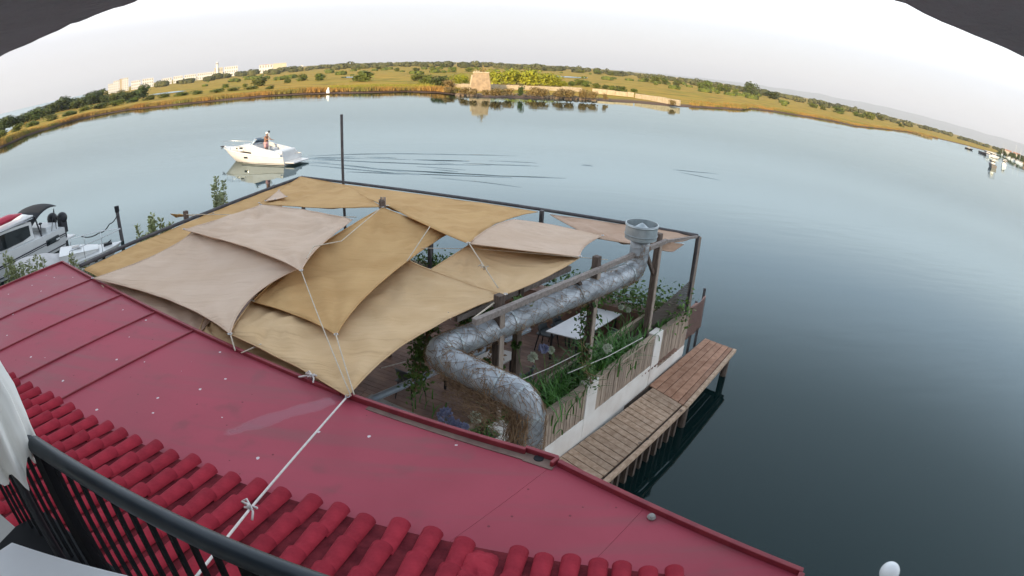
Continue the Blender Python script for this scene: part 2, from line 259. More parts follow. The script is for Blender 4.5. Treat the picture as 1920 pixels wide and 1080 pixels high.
# ---------------------------------------------------------------- mesh helpers
def V(*a): return Vector(a[0]) if len(a)==1 else Vector(a)
class MB:
    def __init__(s): s.v=[]; s.f=[]
    def add(s, vs, fs):
        k=len(s.v); s.v += [tuple(q) for q in vs]; s.f += [tuple(i+k for i in f) for f in fs]; return s
    def box(s, c, dx, dy, dz, hx, hy, hz):          # centre, three unit axes, half sizes
        c=V(c); X=V(dx)*hx; Y=V(dy)*hy; Z=V(dz)*hz
        vs=[c+X*a+Y*b+Z*d for d in(-1,1) for b in(-1,1) for a in(-1,1)]
        return s.add(vs,[(0,2,3,1),(4,5,7,6),(0,1,5,4),(2,6,7,3),(0,4,6,2),(1,3,7,5)])
    def abox(s, x0,x1,y0,y1,z0,z1): return s.box(((x0+x1)/2,(y0+y1)/2,(z0+z1)/2),(1,0,0),(0,1,0),(0,0,1),abs(x1-x0)/2,abs(y1-y0)/2,abs(z1-z0)/2)
    def bar(s, a, b, wd, ht, up=(0,0,1)):           # rectangular bar from a to b
        a=V(a); b=V(b); d=(b-a); L=d.length; d.normalize(); sd_=d.cross(V(up))
        if sd_.length<1e-4: sd_=d.cross(V(1,0,0))
        sd_.normalize(); u_=sd_.cross(d)
        return s.box((a+b)/2,d,sd_,u_,L/2,wd/2,ht/2)
    def tube(s, pts, r, n=8, cap=True, closed=False):
        pts=[V(p) for p in pts]; N=len(pts); rs=r if isinstance(r,(list,tuple)) else [r]*N
        k0=len(s.v); t=(pts[1]-pts[0]).normalized(); a=t.orthogonal().normalized()
        for i,p in enumerate(pts):
            if i==0: tt=(pts[1]-p)
            elif i==N-1: tt=(p-pts[i-1])
            else: tt=(pts[i+1]-p).normalized()+(p-pts[i-1]).normalized()
            if tt.length<1e-9: tt=t
            tt=tt.normalized(); a=(a-tt*a.dot(tt))
            a=a.normalized() if a.length>1e-6 else tt.orthogonal().normalized()
            bb=tt.cross(a)
            for j in range(n):
                an=2*math.pi*j/n; q=p+(a*math.cos(an)+bb*math.sin(an))*rs[i]; s.v.append(tuple(q))
        for i in range(N-1):
            for j in range(n):
                s.f.append((k0+i*n+j,k0+i*n+(j+1)%n,k0+(i+1)*n+(j+1)%n,k0+(i+1)*n+j))
        if cap and n>2:
            s.f.append(tuple(k0+j for j in reversed(range(n)))); s.f.append(tuple(k0+(N-1)*n+j for j in range(n)))
        return s
    def prism(s, poly, z0, z1):                     # poly of (x,y), counter-clockwise
        n=len(poly); vs=[(x,y,z0) for x,y in poly]+[(x,y,z1) for x,y in poly]
        fs=[tuple(reversed(range(n))),tuple(range(n,2*n))]+[(i,(i+1)%n,n+(i+1)%n,n+i) for i in range(n)]
        return s.add(vs,fs)
    def frust(s, c, w0, d0, w1, d1, z0, z1, ax=(1,0,0)):
        ax=V(ax).normalized(); ay=V(-ax.y,ax.x,0); c=V(c[0],c[1],0)
        vs=[c+ax*a*w0/2+ay*b*d0/2+V(0,0,z0) for a,b in((-1,-1),(1,-1),(1,1),(-1,1))]+[c+ax*a*w1/2+ay*b*d1/2+V(0,0,z1) for a,b in((-1,-1),(1,-1),(1,1),(-1,1))]
        return s.add(vs,[(3,2,1,0),(4,5,6,7)]+[(i,(i+1)%4,4+(i+1)%4,4+i) for i in range(4)])
    def lathe(s, c, prof, n=20, cap=True):          # profile (r,z)
        c=V(c); k0=len(s.v)
        for r,z in prof:
            for j in range(n):
                an=2*math.pi*j/n; s.v.append((c.x+r*math.cos(an),c.y+r*math.sin(an),c.z+z))
        for i in range(len(prof)-1):
            for j in range(n): s.f.append((k0+i*n+j,k0+i*n+(j+1)%n,k0+(i+1)*n+(j+1)%n,k0+(i+1)*n+j))
        if cap:
            s.f.append(tuple(k0+j for j in reversed(range(n)))); k=k0+(len(prof)-1)*n; s.f.append(tuple(k+j for j in range(n)))
        return s
    def grid(s, fn, nu, nv):
        k0=len(s.v)
        for i in range(nu+1):
            for j in range(nv+1): s.v.append(tuple(fn(i/nu,j/nv)))
        for i in range(nu):
            for j in range(nv): a=k0+i*(nv+1)+j; s.f.append((a,a+nv+1,a+nv+2,a+1))
        return s
    def ball(s, c, r, n=10, sq=(1,1,1)):
        c=V(c)
        pr=[]
        k0=len(s.v)
        for i in range(n+1):
            ph=math.pi*i/n
            for j in range(n*2):
                an=math.pi*j/n; s.v.append((c.x+r*sq[0]*math.sin(ph)*math.cos(an),c.y+r*sq[1]*math.sin(ph)*math.sin(an),c.z-r*sq[2]*math.cos(ph)))
        N=n*2
        for i in range(n):
            for j in range(N): s.f.append((k0+i*N+j,k0+i*N+(j+1)%N,k0+(i+1)*N+(j+1)%N,k0+(i+1)*N+j))
        return s
def wloc(o):
    p=Vector((0,0,0))
    while o: p+=o.location; o=o.parent
    return p
def obj(name, mb, material, parent=None, smooth=False, bevel=0.0, solid=0.0, mesh=None):
    """links mb (world coordinates) as one mesh object; a top-level one gets its origin at its base"""
    if parent is not None: org=wloc(parent)
    else:
        n=len(mb.v); xs=[p[0] for p in mb.v]; ys=[p[1] for p in mb.v]; zs=[p[2] for p in mb.v]
        org=Vector(((min(xs)+max(xs))/2,(min(ys)+max(ys))/2,min(zs)))
    me=bpy.data.meshes.new(name); me.from_pydata([(p[0]-org.x,p[1]-org.y,p[2]-org.z) for p in mb.v],[],mb.f); me.validate(); me.update()
    me.materials.append(MT[material])
    if smooth:
        me.polygons.foreach_set('use_smooth',[True]*len(me.polygons))
    o=bpy.data.objects.new(name,me); S.collection.objects.link(o)
    if parent is not None: o.parent=parent
    else: o.location=org
    if smooth and smooth!=True:
        me.set_sharp_from_angle(angle=R(smooth))
    if bevel:
        b=o.modifiers.new('bevel','BEVEL'); b.width=bevel; b.segments=2; b.limit_method='ANGLE'
    if solid:
        b=o.modifiers.new('thick','SOLIDIFY'); b.thickness=solid; b.offset=0
    return o
def tag(o, label=None, cat=None, group=None, kind=None):
    if label: o['label']=label
    if cat: o['category']=cat
    if group: o['group']=group
    if kind: o['kind']=kind
    return o
def thing(name, loc, label, cat, group=None):
    o=bpy.data.objects.new(name,None); o.empty_display_size=.2; S.collection.objects.link(o); o.location=V(loc); return tag(o,label,cat,group)
def copy_tree(o, parent=None):
    c=o.copy(); S.collection.objects.link(c); c.parent=parent
    for ch in list(o.children): copy_tree(ch,c)
    return c
def lerp(a,b,t): return V(a)+(V(b)-V(a))*t
UP=V(0,0,1)
def dirv(a): return V(math.cos(R(a)),math.sin(R(a)),0)
# ================================================================ THE SETTING
# water: one sheet to the horizon, a touch of real swell lines in the boat's wake as ridges on it
g=MB(); g.add([(-30000,-3000,0),(30000,-3000,0),(30000,30000,0),(-30000,30000,0)],[(0,1,2,3)])
water=tag(obj('water',g,'water'),kind='structure')
def ripple(pts, hw, h, name='wake_wave'):
    pts=[V(p) for p in pts]; g=MB(); n=len(pts)
    # resample
    P=[]
    for i in range(n-1):
        for k in range(8): P.append(lerp(pts[i],pts[i+1],k/8))
    P.append(pts[-1]); N=len(P); prof=[(-1,0),(-.7,.12),(-.4,.5),(-.15,.92),(0,1),(.15,.92),(.4,.5),(.7,.12),(1,0)]
    for i,p in enumerate(P):
        t=(P[min(i+1,N-1)]-P[max(i-1,0)]).normalized(); s=V(-t.y,t.x,0); f=math.sin(math.pi*min(1,max(0,(i+.3)/(N-.4))))**.6
        wv=hw*(.8+.4*noise.noise(p*.3))
        for a,b in prof: q=p+s*wv*a; g.v.append((q.x,q.y,.004+b*h*f*(.75+.5*noise.noise(p*.45))))
    k=len(prof)
    for i in range(N-1):
        for j in range(k-1): a=i*k+j; g.f.append((a,a+k,a+k+1,a+1))
    o=obj(name,g,'water',water,smooth=True); return o
for pts,hw,h in (
  ([(-18.775,47.309,0),(-15.241,47.874,0),(-10.569,48.454,0),(-5.022,48.503,0),(-0.058,49.075,0)],.30,.05),
  ([(-18.345,46.206,0),(-15.351,45.231,0),(-11.392,44.208,0),(-6.974,43.569,0),(-2.062,43.915,0)],.28,.05),
  ([(-17.634,44.634,0),(-13.716,43.024,0),(-9.785,41.123,0),(-5.293,40.32,0),(-1.101,39.881,0),(3.413,40.26,0)],.26,.07),
  ([(-16.729,43.15,0),(-12.798,41.468,0),(-8.679,39.769,0),(-4.428,39.465,0),(-0.347,39.476,0)],.22,.05),
  ([(-12.42,40.224,0),(-10.286,39.875,0),(-7.836,39.446,0)],.2,.04),
  ([(-8.401,45.623,0),(-6.397,45.338,0),(-3.845,45.494,0)],.42,.07),
  ([(-4.17,44.449,0),(-1.666,44.237,0),(1.641,44.623,0)],.25,.04),
  ([(-18.554,45.968,0),(-16.697,46.333,0),(-12.295,45.942,0)],.35,.06),
  ([(13.19,47.413,0),(15.003,47.306,0),(17.486,47.56,0)],.18,.04),
  ([(13.538,46.391,0),(15.121,45.317,0),(16.507,44.453,0)],.16,.035),
  ([(5.15,46.253,0),(6.096,46.111,0)],.35,.05),
  ): ripple(pts,hw*.9,h*.75)
_r=random.Random(77)
for i in range(18):   # short broken ripples in the boat's trail
    t=_r.random()**1.3; a=lerp((-17.828,45.646,0),(-0.4,42.495,0),t); s=_r.uniform(-1,1)*(1.6+5.5*t); d=(V((-0.4,42.495,0))-V((-17.828,45.646,0))).normalized(); n_=V(-d.y,d.x,0); L=_r.uniform(1.2,4.0)
    c=a+n_*s; dd=(d+n_*(.16 if s>0 else -.16)*_r.uniform(.4,1.3)).normalized()
    ripple([c-dd*L/2,c+n_*_r.uniform(-.1,.1),c+dd*L/2],_r.uniform(.16,.30),_r.uniform(.012,.028))

# land beyond the water
shore=[(-420,-260),(-260,-90),(-180,10),(-135,55),(-119.231,90.098,0),(-134.663,113.164,0),(-138.594,128.954,0),(-143.341,147.371,0),(-136.921,152.314,0),(-128.316,157.531,0),(-109.046,150.871,0),(-86.887,148.029,0),(-70.857,151.715,0),(-60.57,151.136,0),(-50.307,148.949,0),(-39.048,145.994,0),(-29.471,147.449,0),(-20.654,143.978,0),(-14.463,136.023,0),(-7.862,130.25,0),(-1.913,129.865,0),(7.917,136.25,0),(15.938,140.823,0),(22.872,143.212,0),(31.883,147.197,0),(42.011,149.975,0),(55.117,164.297,0),(71.77,180.122,0),(82.879,201.646,0),(97.684,210.304,0),(111.972,214.04,0),(132.982,222.367,0),(141.444,217.091,0),(189.668,262.792,0),(266.867,334.563,0),(343.136,381.682,0),(429.243,432.159,0),(498.179,462.678,0),(784.619,686.061,0),(638.742,542.133,0),(448.511,360.564,0),(470,300),(520,160),(600,-80)]
SP=[(V(p[0],p[1],0)) for p in shore]
cols=[]
for i in range(len(SP)-1):
    n=max(2,int((SP[i+1]-SP[i]).length/6)); n=min(n,14)
    for k in range(n): cols.append(lerp(SP[i],SP[i+1],k/n))
cols.append(SP[-1])
g=MB(); rows=11
for p in cols:
    jit=noise.noise(p*.08)*2.2+noise.noise(p*.3)*.8
    r0=p.length+jit; d=p.normalized(); az=math.degrees(math.atan2(d.x,d.y))
    far=9000 if az>-43.6 else (220 if az<-52 else 220+(az+52)/8.4*(700-220))
    far=max(far,r0+60)
    rr=[r0-1.5,r0+.5,r0+3,r0+8,r0+20]; zz=[-.4,.12,.34,.5,.62]
    if az<-42: zz=[-.4,.2,.5,.9,1.4]
    for k in range(1,6):
        t=(k/5)**2.2; rr.append(r0+20+(far-r0-20)*t); zz.append(.7)
    rr.append(far+15); zz.append(-1.0)
    for k in range(rows): q=d*rr[k]; g.v.append((q.x,q.y,zz[k]+(.12*noise.noise(V(q.x,q.y,0)*.12) if 1<k<rows-1 else 0)))
for i in range(len(cols)-1):
    for k in range(rows-1): a=i*rows+k; g.f.append((a,a+rows,a+rows+1,a+1))
tag(obj('terrain',g,'marsh',smooth=True),kind='structure')
# shallow pools and a ditch lying on the marsh
def pool(poly,name='marsh_pool'):
    g=MB(); P=[V(p) for p in poly]; g.add([(p.x,p.y,.86) for p in P],[tuple(range(len(P)))]); tag(obj(name,g,'water'),kind='structure')
pool([(-211.774,280.269,0.8),(-188.21,260.806,0.8),(-174.046,256.318,0.8),(-170.467,261.612,0.8),(-189.625,282.172,0.8),(-209.115,289.816,0.8)])
pool([(19.532,347.762,0.8),(41.704,375.745,0.8),(46.606,413.425,0.8),(23.545,388.472,0.8)])
pool([(-87.491,275.53,0.8),(-79.559,269.263,0.8),(-85.131,288.101,0.8),(-93.803,295.391,0.8)])
pool([(-818.847,1244.757,0.8),(-762,1278.427,0.8),(-984.033,1650.983,0.8),(-1109.268,1686.312,0.8)])
# far mountains on the right, faint in the haze
g=MB(); N=90
for i in range(N+1):
    az=R(8+i*(74-8)/N); d=V(math.sin(az),math.cos(az),0); t=i/N
    h=60+230*math.exp(-((t-.80)/.24)**2)+90*math.exp(-((t-.42)/.16)**2)
    h*=1+.22*noise.noise(V(i*.17,3,0))+.10*noise.noise(V(i*.5,9,0)); 
    h*=min(1,t*5)
    for rr,zz in ((20000,-5),(21000,h*.8),(22500,h*1.8),(24000,-5)): q=d*rr; g.v.append((q.x,q.y,zz+ (0 if zz<0 else 25*noise.noise(V(q.x,q.y,0)*.0012))))
for i in range(N):
    for k in range(3): a=i*4+k; g.f.append((a,a+4,a+5,a+1))
tag(obj('hills',g,'hill',smooth=True),kind='structure')
# quay under the camera's building
g=MB(); g.prism([(-40,-14),(5.6,-14),(5.6,3.9),(2.3,2.6),(.6,4.3),(-2.0,5.4),(-10.4,9.2),(-16.5,12.0),(-40,12.0)],-1.5,.85)
tag(obj('quay',g,'concrete'),kind='structure')
# narrow bank left of the terrace where the shrubs root
g=MB(); g.prism([(-16.5,12.0),(-10.4,9.0),(-8.3,17.5),(-11.5,24.5),(-14.5,23.0),(-15.6,17.0)],-1.5,.5)
tag(obj('bank',g,'marsh'),kind='structure')

# ---------------------------------------------------------------- vegetation
def crown_mesh(name, seed, nl=520, flat=1.0, leaf=.085, lobes=9):
    rnd=random.Random(seed); vs=[]; fs=[]; L=[]
    for i in range(lobes):
        a=rnd.uniform(0,6.28); q=rnd.uniform(0,.31); L.append((q*math.cos(a),q*math.sin(a),rnd.uniform(.28,.74)*flat,rnd.uniform(.13,.25)))
    for i in range(nl):
        cx,cy_,cz,r=rnd.choice(L); n=V(rnd.gauss(0,1),rnd.gauss(0,1),rnd.gauss(0,1)).normalized()
        p=V(cx,cy_,cz)+n*r*rnd.uniform(.62,1.08); p.z=max(.02,p.z)
        if rnd.random()<.25: p=V(p.x*1.05,p.y*1.05,p.z*rnd.uniform(.15,.8))
        nn=(n+V(rnd.gauss(0,.5),rnd.gauss(0,.5),rnd.gauss(.25,.5))).normalized(); t=nn.orthogonal().normalized(); b=nn.cross(t); s=leaf*rnd.uniform(.6,1.3); k=len(vs)
        a=rnd.uniform(0,6.28); t,b=t*math.cos(a)+b*math.sin(a),b*math.cos(a)-t*math.sin(a)
        vs += [p-t*s,p+b*s*.55,p+t*s,p-b*s*.55]; fs.append((k,k+1,k+2,k+3))
    me=bpy.data.meshes.new(name); me.from_pydata([tuple(v) for v in vs],[],fs); me.update(); return me
CR=[crown_mesh('crown_%d'%i,i*11+3,leaf=.075 if i<4 else .06,nl=650 if i<4 else 1100,lobes=10) for i in range(6)]
TRK=bpy.data.meshes.new('trunk'); _t=MB(); _t.tube([(0,0,-.05),(.01,0,.2),(-.01,.01,.45)],[.035,.026,.012],6); _t.tube([(.01,0,.18),(.12,.03,.42)],[.018,.008],5); _t.tube([(.0,0,.2),(-.1,-.06,.5)],[.018,.008],5)
TRK.from_pydata(_t.v,[],_t.f); TRK.update(); TRK.materials.append(MT['bark'])
CMAT={}
def crown_of(i,matname):
    if (i,matname) not in CMAT:
        me=CR[i].copy(); me.materials.clear(); me.materials.append(MT[matname]); CMAT[(i,matname)]=me
    return CMAT[(i,matname)]
_bc=[0]
def bush(loc,wd,ht,matname,label,group,name='bush',cat='bush',var=None,dz=0):
    i=_bc[0]; _bc[0]+=1; rnd=random.Random(i*7+1)
    r=thing(name,(loc[0],loc[1],loc[2]+dz),label,cat,group)
    c=bpy.data.objects.new('crown',crown_of(var if var is not None else i%4,matname)); S.collection.objects.link(c); c.parent=r
    c.scale=(wd*1.3,wd*1.3,ht*1.16); c.rotation_euler=(0,0,rnd.uniform(0,6.28))
    t=bpy.data.objects.new('trunk',TRK); S.collection.objects.link(t); t.parent=r; t.scale=(wd,wd,ht)
    return r
G1='olive bushes scattered over the marsh plain'
for args in (((-59.157,215.443,0.6),9.003,4.168),((-110.018,230.074,0.6),8.577,3.749),((-65.285,224.795,0.6),3.434,2.181),((-103.224,261.102,0.6),5.717,3.118),((-91.509,253.799,0.6),6.47,3.254),((-101.576,240.514,0.6),3.393,1.928),((-136.778,245.292,0.6),4.237,2.048),((-119.927,233.755,0.6),2.464,1.443),((-91.715,426.806,0.6),5.566,2.861),((-80.457,442.527,0.6),5.723,2.53),((-143.301,576.479,0.6),6.504,3.333),
  ((-45.67,382.156,0.6),5.583,3.614),((-36.884,413.025,0.6),6.01,3.506),((-63.076,417.781,0.6),6.903,3.568),((-91.129,672.863,0.6),8.617,5.102),((11.632,699.903,0.6),16.469,7.237),((19.853,699.718,0.6),8.869,5.261),((89.472,694.258,0.6),11.446,5.899),((105.237,692.044,0.6),8.915,5.237),((-194.804,672.348,0.6),7.687,4.573),((-187.58,672.643,0.6),5.747,3.26),((70.56,696.435,0.6),7.621,4.593)):
    bush(*args,'bush_green','olive green bush standing alone on the marsh plain beyond the water',G1)
for args in (((104.709,452.943,0.6),9.363,6.054),((108.853,434.308,0.6),7.391,4.99),((113.389,419.485,0.6),7.186,4.835),((99.254,459.997,0.6),5.163,3.505)): bush(*args,'bush_green','round green bush in the row above the right stone wall','bushes in a row right of the stone walls')
for args in (((151.206,475.165,0.6),8.284,5.527),((157.167,472.628,0.6),9.207,6.893),((165.192,467.63,0.6),8.27,6.393),((168.48,460.52,0.6),7.279,5.862),((180.647,471.953,0.6),5.636,4.174)): bush(*args,'bush_green','green bush in the clump left of the tallest round tree','clump of bushes on the right bank')
bush(*((207.607,498.832,0.6),14.115,11.376),'bush_dark','tall round dark green tree on the right bank, largest of its clump',None,'round_tree','tree')
bush(*((225.05,488.316,0.6),15.131,6.853),'bush_dark','wide dark green bush just right of the tallest round tree on the right bank',None)
for args in (((233.697,424.886,0.6),8.281,3.93),((240.267,418.708,0.6),5.513,3.467),((240.854,393.944,0.6),11.481,5.365),((292.442,446.147,0.6),7.183,4.267),((300.541,435.187,0.6),11.241,6.552),((384.039,532.927,0.6),8.918,5.79),((346.621,444.095,0.6),5.505,2.954),((346.229,608.38,0.6),5.324,3.146),((288.94,430.717,0.6),5.998,3.68)):
    bush(*args,'bush_green','small olive bush along the narrowing right bank','bushes along the narrowing right bank')
# shrubs around the old tower
G2='yellow green shrubs behind the stone wall right of the tower'
for args in (((-7.974,193.685,0.6),5.977,4.732),((-4.888,196.878,0.6),6.428,5.177),((-1.706,200.577,0.6),6.184,5.273),((1.385,199.411,0.6),7.053,5.615),((4.822,199.13,0.6),6.504,5.233),((8.078,199.008,0.6),7.048,4.857),((11.358,199.284,0.6),6.161,3.929),((14.272,199.306,0.6),3.629,2.246)):
    bush(*args,'bush_yellow','yellow green shrub massed behind the stone wall right of the old tower',G2,var=4+_bc[0]%2)
G3='yellow green shrubs left of the tower'
for args in (((-18.755,195.458,0.6),3.92,3.132),((-20.125,185.063,0.6),3.719,2.969),((-22.726,184.04,0.6),3.032,2.435)): bush(*args,'bush_yellow','yellow green shrub close on the left of the old stone tower',G3,var=4)
bush(*((-23.067,160.525,0.6),5.015,3.648),'bush_dark','dark green bush at the waterside left of the old stone tower',None,var=5)
bush(*((-20.05,157.886,0.6),3.762,2.537),'bush_brown','grey brown bare shrub at the waterside left of the old tower',None,var=5)
bush(*((-30.394,187.032,0.6),5.172,2.841),'bush_green','green shrub behind the dark waterside bush left of the tower',None,var=4)
bush(*((-37.546,212.517,0.6),5.892,3.235),'bush_green','farther green shrub near the reeds left of the tower',None,var=5)
bush(*((-0.162,129.285,0.6),1.644,2.425),'bush_dark','dark upright bush on the rubble bank in front of the stone wall',None,var=4)
for args in (((22.336,228.072,0.6),4.165,2.574),((24.183,216.218,0.6),3.562,2.238),((26.631,207.116,0.6),3.042,1.951),((18.605,216.078,0.6),2.758,1.827),((33.984,196.897,0.6),4.013,2.049),((31.724,200.186,0.6),2.958,1.702),((30.216,209.315,0.6),2.698,1.58),((39.421,202.908,0.6),2.645,1.347)):
    bush(*args,'bush_green','green bush behind the gap of the far stone walls','bushes behind the two stone walls')
for args in (((-5.298,125.577,0.6),3.653,1.769),((-3.103,129.162,0.6),2.933,1.818),((2.831,131.882,0.6),3.235,1.979),((5.241,132.027,0.6),3.242,1.981),((8.449,133.196,0.6),3.277,1.875),((11.483,134.439,0.6),3.315,2.02),((14.621,136.025,0.6),3.115,2.047),((16.691,136.492,0.6),2.506,1.927),((-10.468,126.971,0.6),2.547,1.315),((-7.858,126.157,0.6),2.297,1.423),((-12.906,130.326,0.6),2.976,1.474),((-16.385,136.194,0.6),2.744,1.415),((19.864,136.473,0.6),1.51,1.416),((38.085,142.587,0.6),2.038,1.366)):
    bush(*args,'bush_brown','low brown scrub on the rubble bank below the stone wall','brown scrub on the rubble bank',var=4+_bc[0]%2)
# wood on the left bank
G4='dark trees on the left bank'
for args in (((-188.665,242.275,0.6),11.302,6.566),((-183.272,221.755,0.6),7.287,5.096),((-191.679,222.982,0.6),6.327,5.19),((-253.307,274.161,0.6),16.178,9.165),((-245.401,274.607,0.6),9.4,6.478),((-239.562,246.809,0.6),10.901,6.596),((-262.401,258.902,0.6),14.671,8.317),((-272.104,258.053,0.6),11.243,7.774),((-232.337,211.614,0.6),12.621,5.939),((-223.224,192.889,0.6),10.728,6.042),((-247.403,217.355,0.6),8.632,5.633),((-216.344,178.694,0.6),8.548,4.759),((-220.077,175.866,0.6),7.466,5.234),((-217.611,168.155,0.6),8.442,6.012),((-190.383,144.543,0.6),6.863,4.408),((-191.65,240.322,0.6),7.758,4.917),((-205.091,243.366,0.6),7.455,5.629),((-203.115,230.801,0.6),7.234,5.414),((-249.903,264.162,0.6),10.774,6.994),((-264.325,267.063,0.6),11.187,7.192),((-266.996,258.278,0.6),11.113,7.074),((-266.049,247.316,0.6),10.915,6.885),((-237.457,211.987,0.6),9.61,5.455),((-228.746,193.69,0.6),9.104,5.101)):
    bush(*args,'bush_dark','dark green tree in the wood on the left bank',G4,'round_tree','tree',var=4+_bc[0]%2)
G5='bright green bushes at the front of the left bank wood'
for args in (((-161.848,202.876,0.6),6.552,2.305),((-164.774,192.745,0.6),6.942,2.685),((-151.193,201.165,0.6),6.318,2.022),((-168.889,186.236,0.6),6.925,2.646),((-170.907,178.704,0.6),6.849,2.587),((-165.903,164.108,0.6),6.968,2.426),((-165.03,153.767,0.6),6.78,2.522),((-157.079,134.957,0.6),6.283,2.468),((-163.606,132.173,0.6),5.569,2.487),((-151.384,115.98,0.6),4.689,2.558),((-146.731,207.386,0.6),6.344,1.823),((-134.982,202.827,0.6),6.519,1.756),((-123.797,198.843,0.6),5.789,1.696),((-113.82,196.182,0.6),5.577,1.65),((-106.866,196.777,0.6),5.482,1.43),((-98.507,196.47,0.6),4.943,1.41),((-86.605,187.777,0.6),3.858,1.141)):
    bush(*args,'bush_green','bright green bush along the front edge of the left bank',G5,var=4+_bc[0]%2)
# distant woods: one mass
def wood(name,seed,spots,matname,lab):
    rnd=random.Random(seed); g=MB()
    for (x,y,z,wd,ht) in spots:
        for k in range(70):
            a=rnd.uniform(0,6.28); n=V(rnd.gauss(0,1),rnd.gauss(0,1),rnd.gauss(0,1)).normalized(); p=V(x+n.x*wd*.5,y+n.y*wd*.5,z+ht*.5+n.z*ht*.5); s=wd*rnd.uniform(.10,.2)
            t=n.orthogonal().normalized(); b=n.cross(t); q=len(g.v); g.v += [tuple(p-t*s),tuple(p+b*s*.8),tuple(p+t*s),tuple(p-b*s*.8)]; g.f.append((q,q+1,q+2,q+3))
    return tag(obj(name,g,matname),lab,'woodland',kind='stuff')
rnd=random.Random(5); spots=[]
for i in range(620):
    az=R(rnd.uniform(-36,56)); d=rnd.uniform(650,1500) if az<R(30) else (rnd.uniform(750,1900) if az<R(40) else rnd.uniform(1050,2000)); wd=rnd.uniform(8,17); ht=rnd.uniform(4.0,7.6)*(1+.35*noise.noise(V(math.degrees(az)*.5,0,0)))
    if rnd.random()<.06: ht*=1.35
    spots.append((math.sin(az)*d,math.cos(az)*d,.6,wd,ht))
wood('distant_woodland',3,spots,'far_wood','dark line of distant woodland along the horizon across the plain')
spots=[]
for i in range(80):
    az=R(rnd.uniform(-33,26)); d=rnd.uniform(330,640); wd=rnd.uniform(3,9); ht=rnd.uniform(1.2,2.6); spots.append((math.sin(az)*d,math.cos(az)*d,.6,wd,ht))
wood('plain_scrub',9,spots,'bush_green','low green scrub dotted over the middle of the marsh plain')
# reeds along the shore
def reeds(name,seed,c0,c1,n,matname,lab,hh,dep,off=2.5):
    rnd=random.Random(seed); g=MB(); C=cols[c0:c1]
    for i in range(n):
        k=rnd.randrange(len(C)-1); p=lerp(C[k],C[k+1],rnd.random()); d=p.normalized(); q=p+d*(off+rnd.random()**1.4*dep); h=hh*rnd.uniform(.5,1.15)*(.75+.6*noise.noise(p*.06)); z=.4
        for b in range(5):
            a=rnd.uniform(0,6.28); wv=rnd.uniform(.10,.25); o=V(math.cos(a),math.sin(a),0); e=V(rnd.gauss(0,.35),rnd.gauss(0,.35),0); s=q+V(rnd.gauss(0,.6),rnd.gauss(0,.6),0)
            k0=len(g.v); g.v += [tuple(s-o*wv+UP*z),tuple(s+o*wv+UP*z),tuple(s+e*h*.5+UP*(z+h))]; g.f.append((k0,k0+1,k0+2))
    return tag(obj(name,g,matname),lab,'reeds',kind='stuff')
def ci(x):  # column nearest an x/y bearing
    return min(range(len(cols)),key=lambda i:abs(math.atan2(cols[i].x,cols[i].y)-math.atan2(x[0],x[1])))
cL,cA,cB,cT,cW,cE=ci((-119.231,90.098,0)),ci((-109.046,150.871,0)),ci((-50.307,148.949,0)),ci((-17.45,139.773,0)),ci((44.44,153.233,0)),ci((343.136,381.682,0))
reeds('shore_reeds',1,max(0,cL-6),cA+18,4200,'reed','tawny reeds along the left bank waterline',1.35,9,1.0)
reeds('shore_grass',2,cA,cB,2600,'reed','tawny low grass along the far bank shore left of the centre',.75,22,4)
reeds('shore_sedge',4,cB,cT,3000,'reed_green','yellow green sedge on the far bank left of the old tower',1.1,26,4)
reeds('marsh_sedge',6,cW,cE,3600,'reed','ochre sedge along the right bank waterline',.9,26,.5)
# a reed spit lying off the right bank
rnd=random.Random(12); g=MB()
for i in range(700):
    t=rnd.random(); p=lerp((287.576,369.538,0),(278.872,322.588,0),t)+V(rnd.gauss(0,1.5),rnd.gauss(0,2.5),0); h=rnd.uniform(.6,1.5)
    a=rnd.uniform(0,6.28); o=V(math.cos(a),math.sin(a),0)*.45; k0=len(g.v); g.v += [tuple(p-o),tuple(p+o),(p.x,p.y,h)]; g.f.append((k0,k0+1,k0+2))
tag(obj('reed_spit',g,'bush_brown'),'narrow dark reed spit lying in the water off the right bank','reeds',kind='stuff')

# ---------------------------------------------------------------- old tower and walls across the water
tb=V((-10.075,146.124,0.5)); td=tb.length; tw=5.1
t=thing('stone_tower',(tb.x,tb.y,.3),'squat tapering old stone tower standing on the far bank','tower')
ax=dirv(4)
g=MB(); g.frust(tb,5.5,4.6,3.9,3.3,.2,5.2,ax); obj('tower_body',g,'tower_stone',t,bevel=.08)
g=MB(); g.frust(tb,4.15,3.5,4.15,3.5,5.2,5.5,ax); obj('parapet',g,'wall_stone',t,bevel=.05)
g=MB(); g.frust(tb+ax*-1.9+V(ax.y,-ax.x,0)*.2,2.0,4.0,1.1,2.6,.2,4.7,ax); obj('buttress',g,'wall_stone',t,bevel=.08)
for k in range(3):
    g=MB(); g.frust(tb+ax*(-1.6+k*.5),.35,3.3,.3,3.2,5.5,5.72+.1*(k%2),ax); obj('merlon',g,'wall_stone',t)
rnd=random.Random(3); g=MB()
top=tb+ax*.6
g.tube([(top.x,top.y,5.5),(top.x+.1,top.y,6.3),(top.x-.15,top.y,6.9),(top.x-.5,top.y,7.15)],[.10,.14,.16,.05],6)
for k in range(60):
    p=V(top.x+rnd.gauss(-.3,.55),top.y+rnd.gauss(0,.4),5.5+abs(rnd.gauss(.3,.35))); o=V(rnd.gauss(0,1),rnd.gauss(0,1),rnd.gauss(0,1)).normalized()*.25; b=o.orthogonal().normalized()*.14; k0=len(g.v); g.v += [tuple(p-o),tuple(p+b),tuple(p+o),tuple(p-b)]; g.f.append((k0,k0+1,k0+2,k0+3))
tag(obj('crooked_plant',g,'bush_brown'),'small dark crooked plant growing on top of the old stone tower','plant')
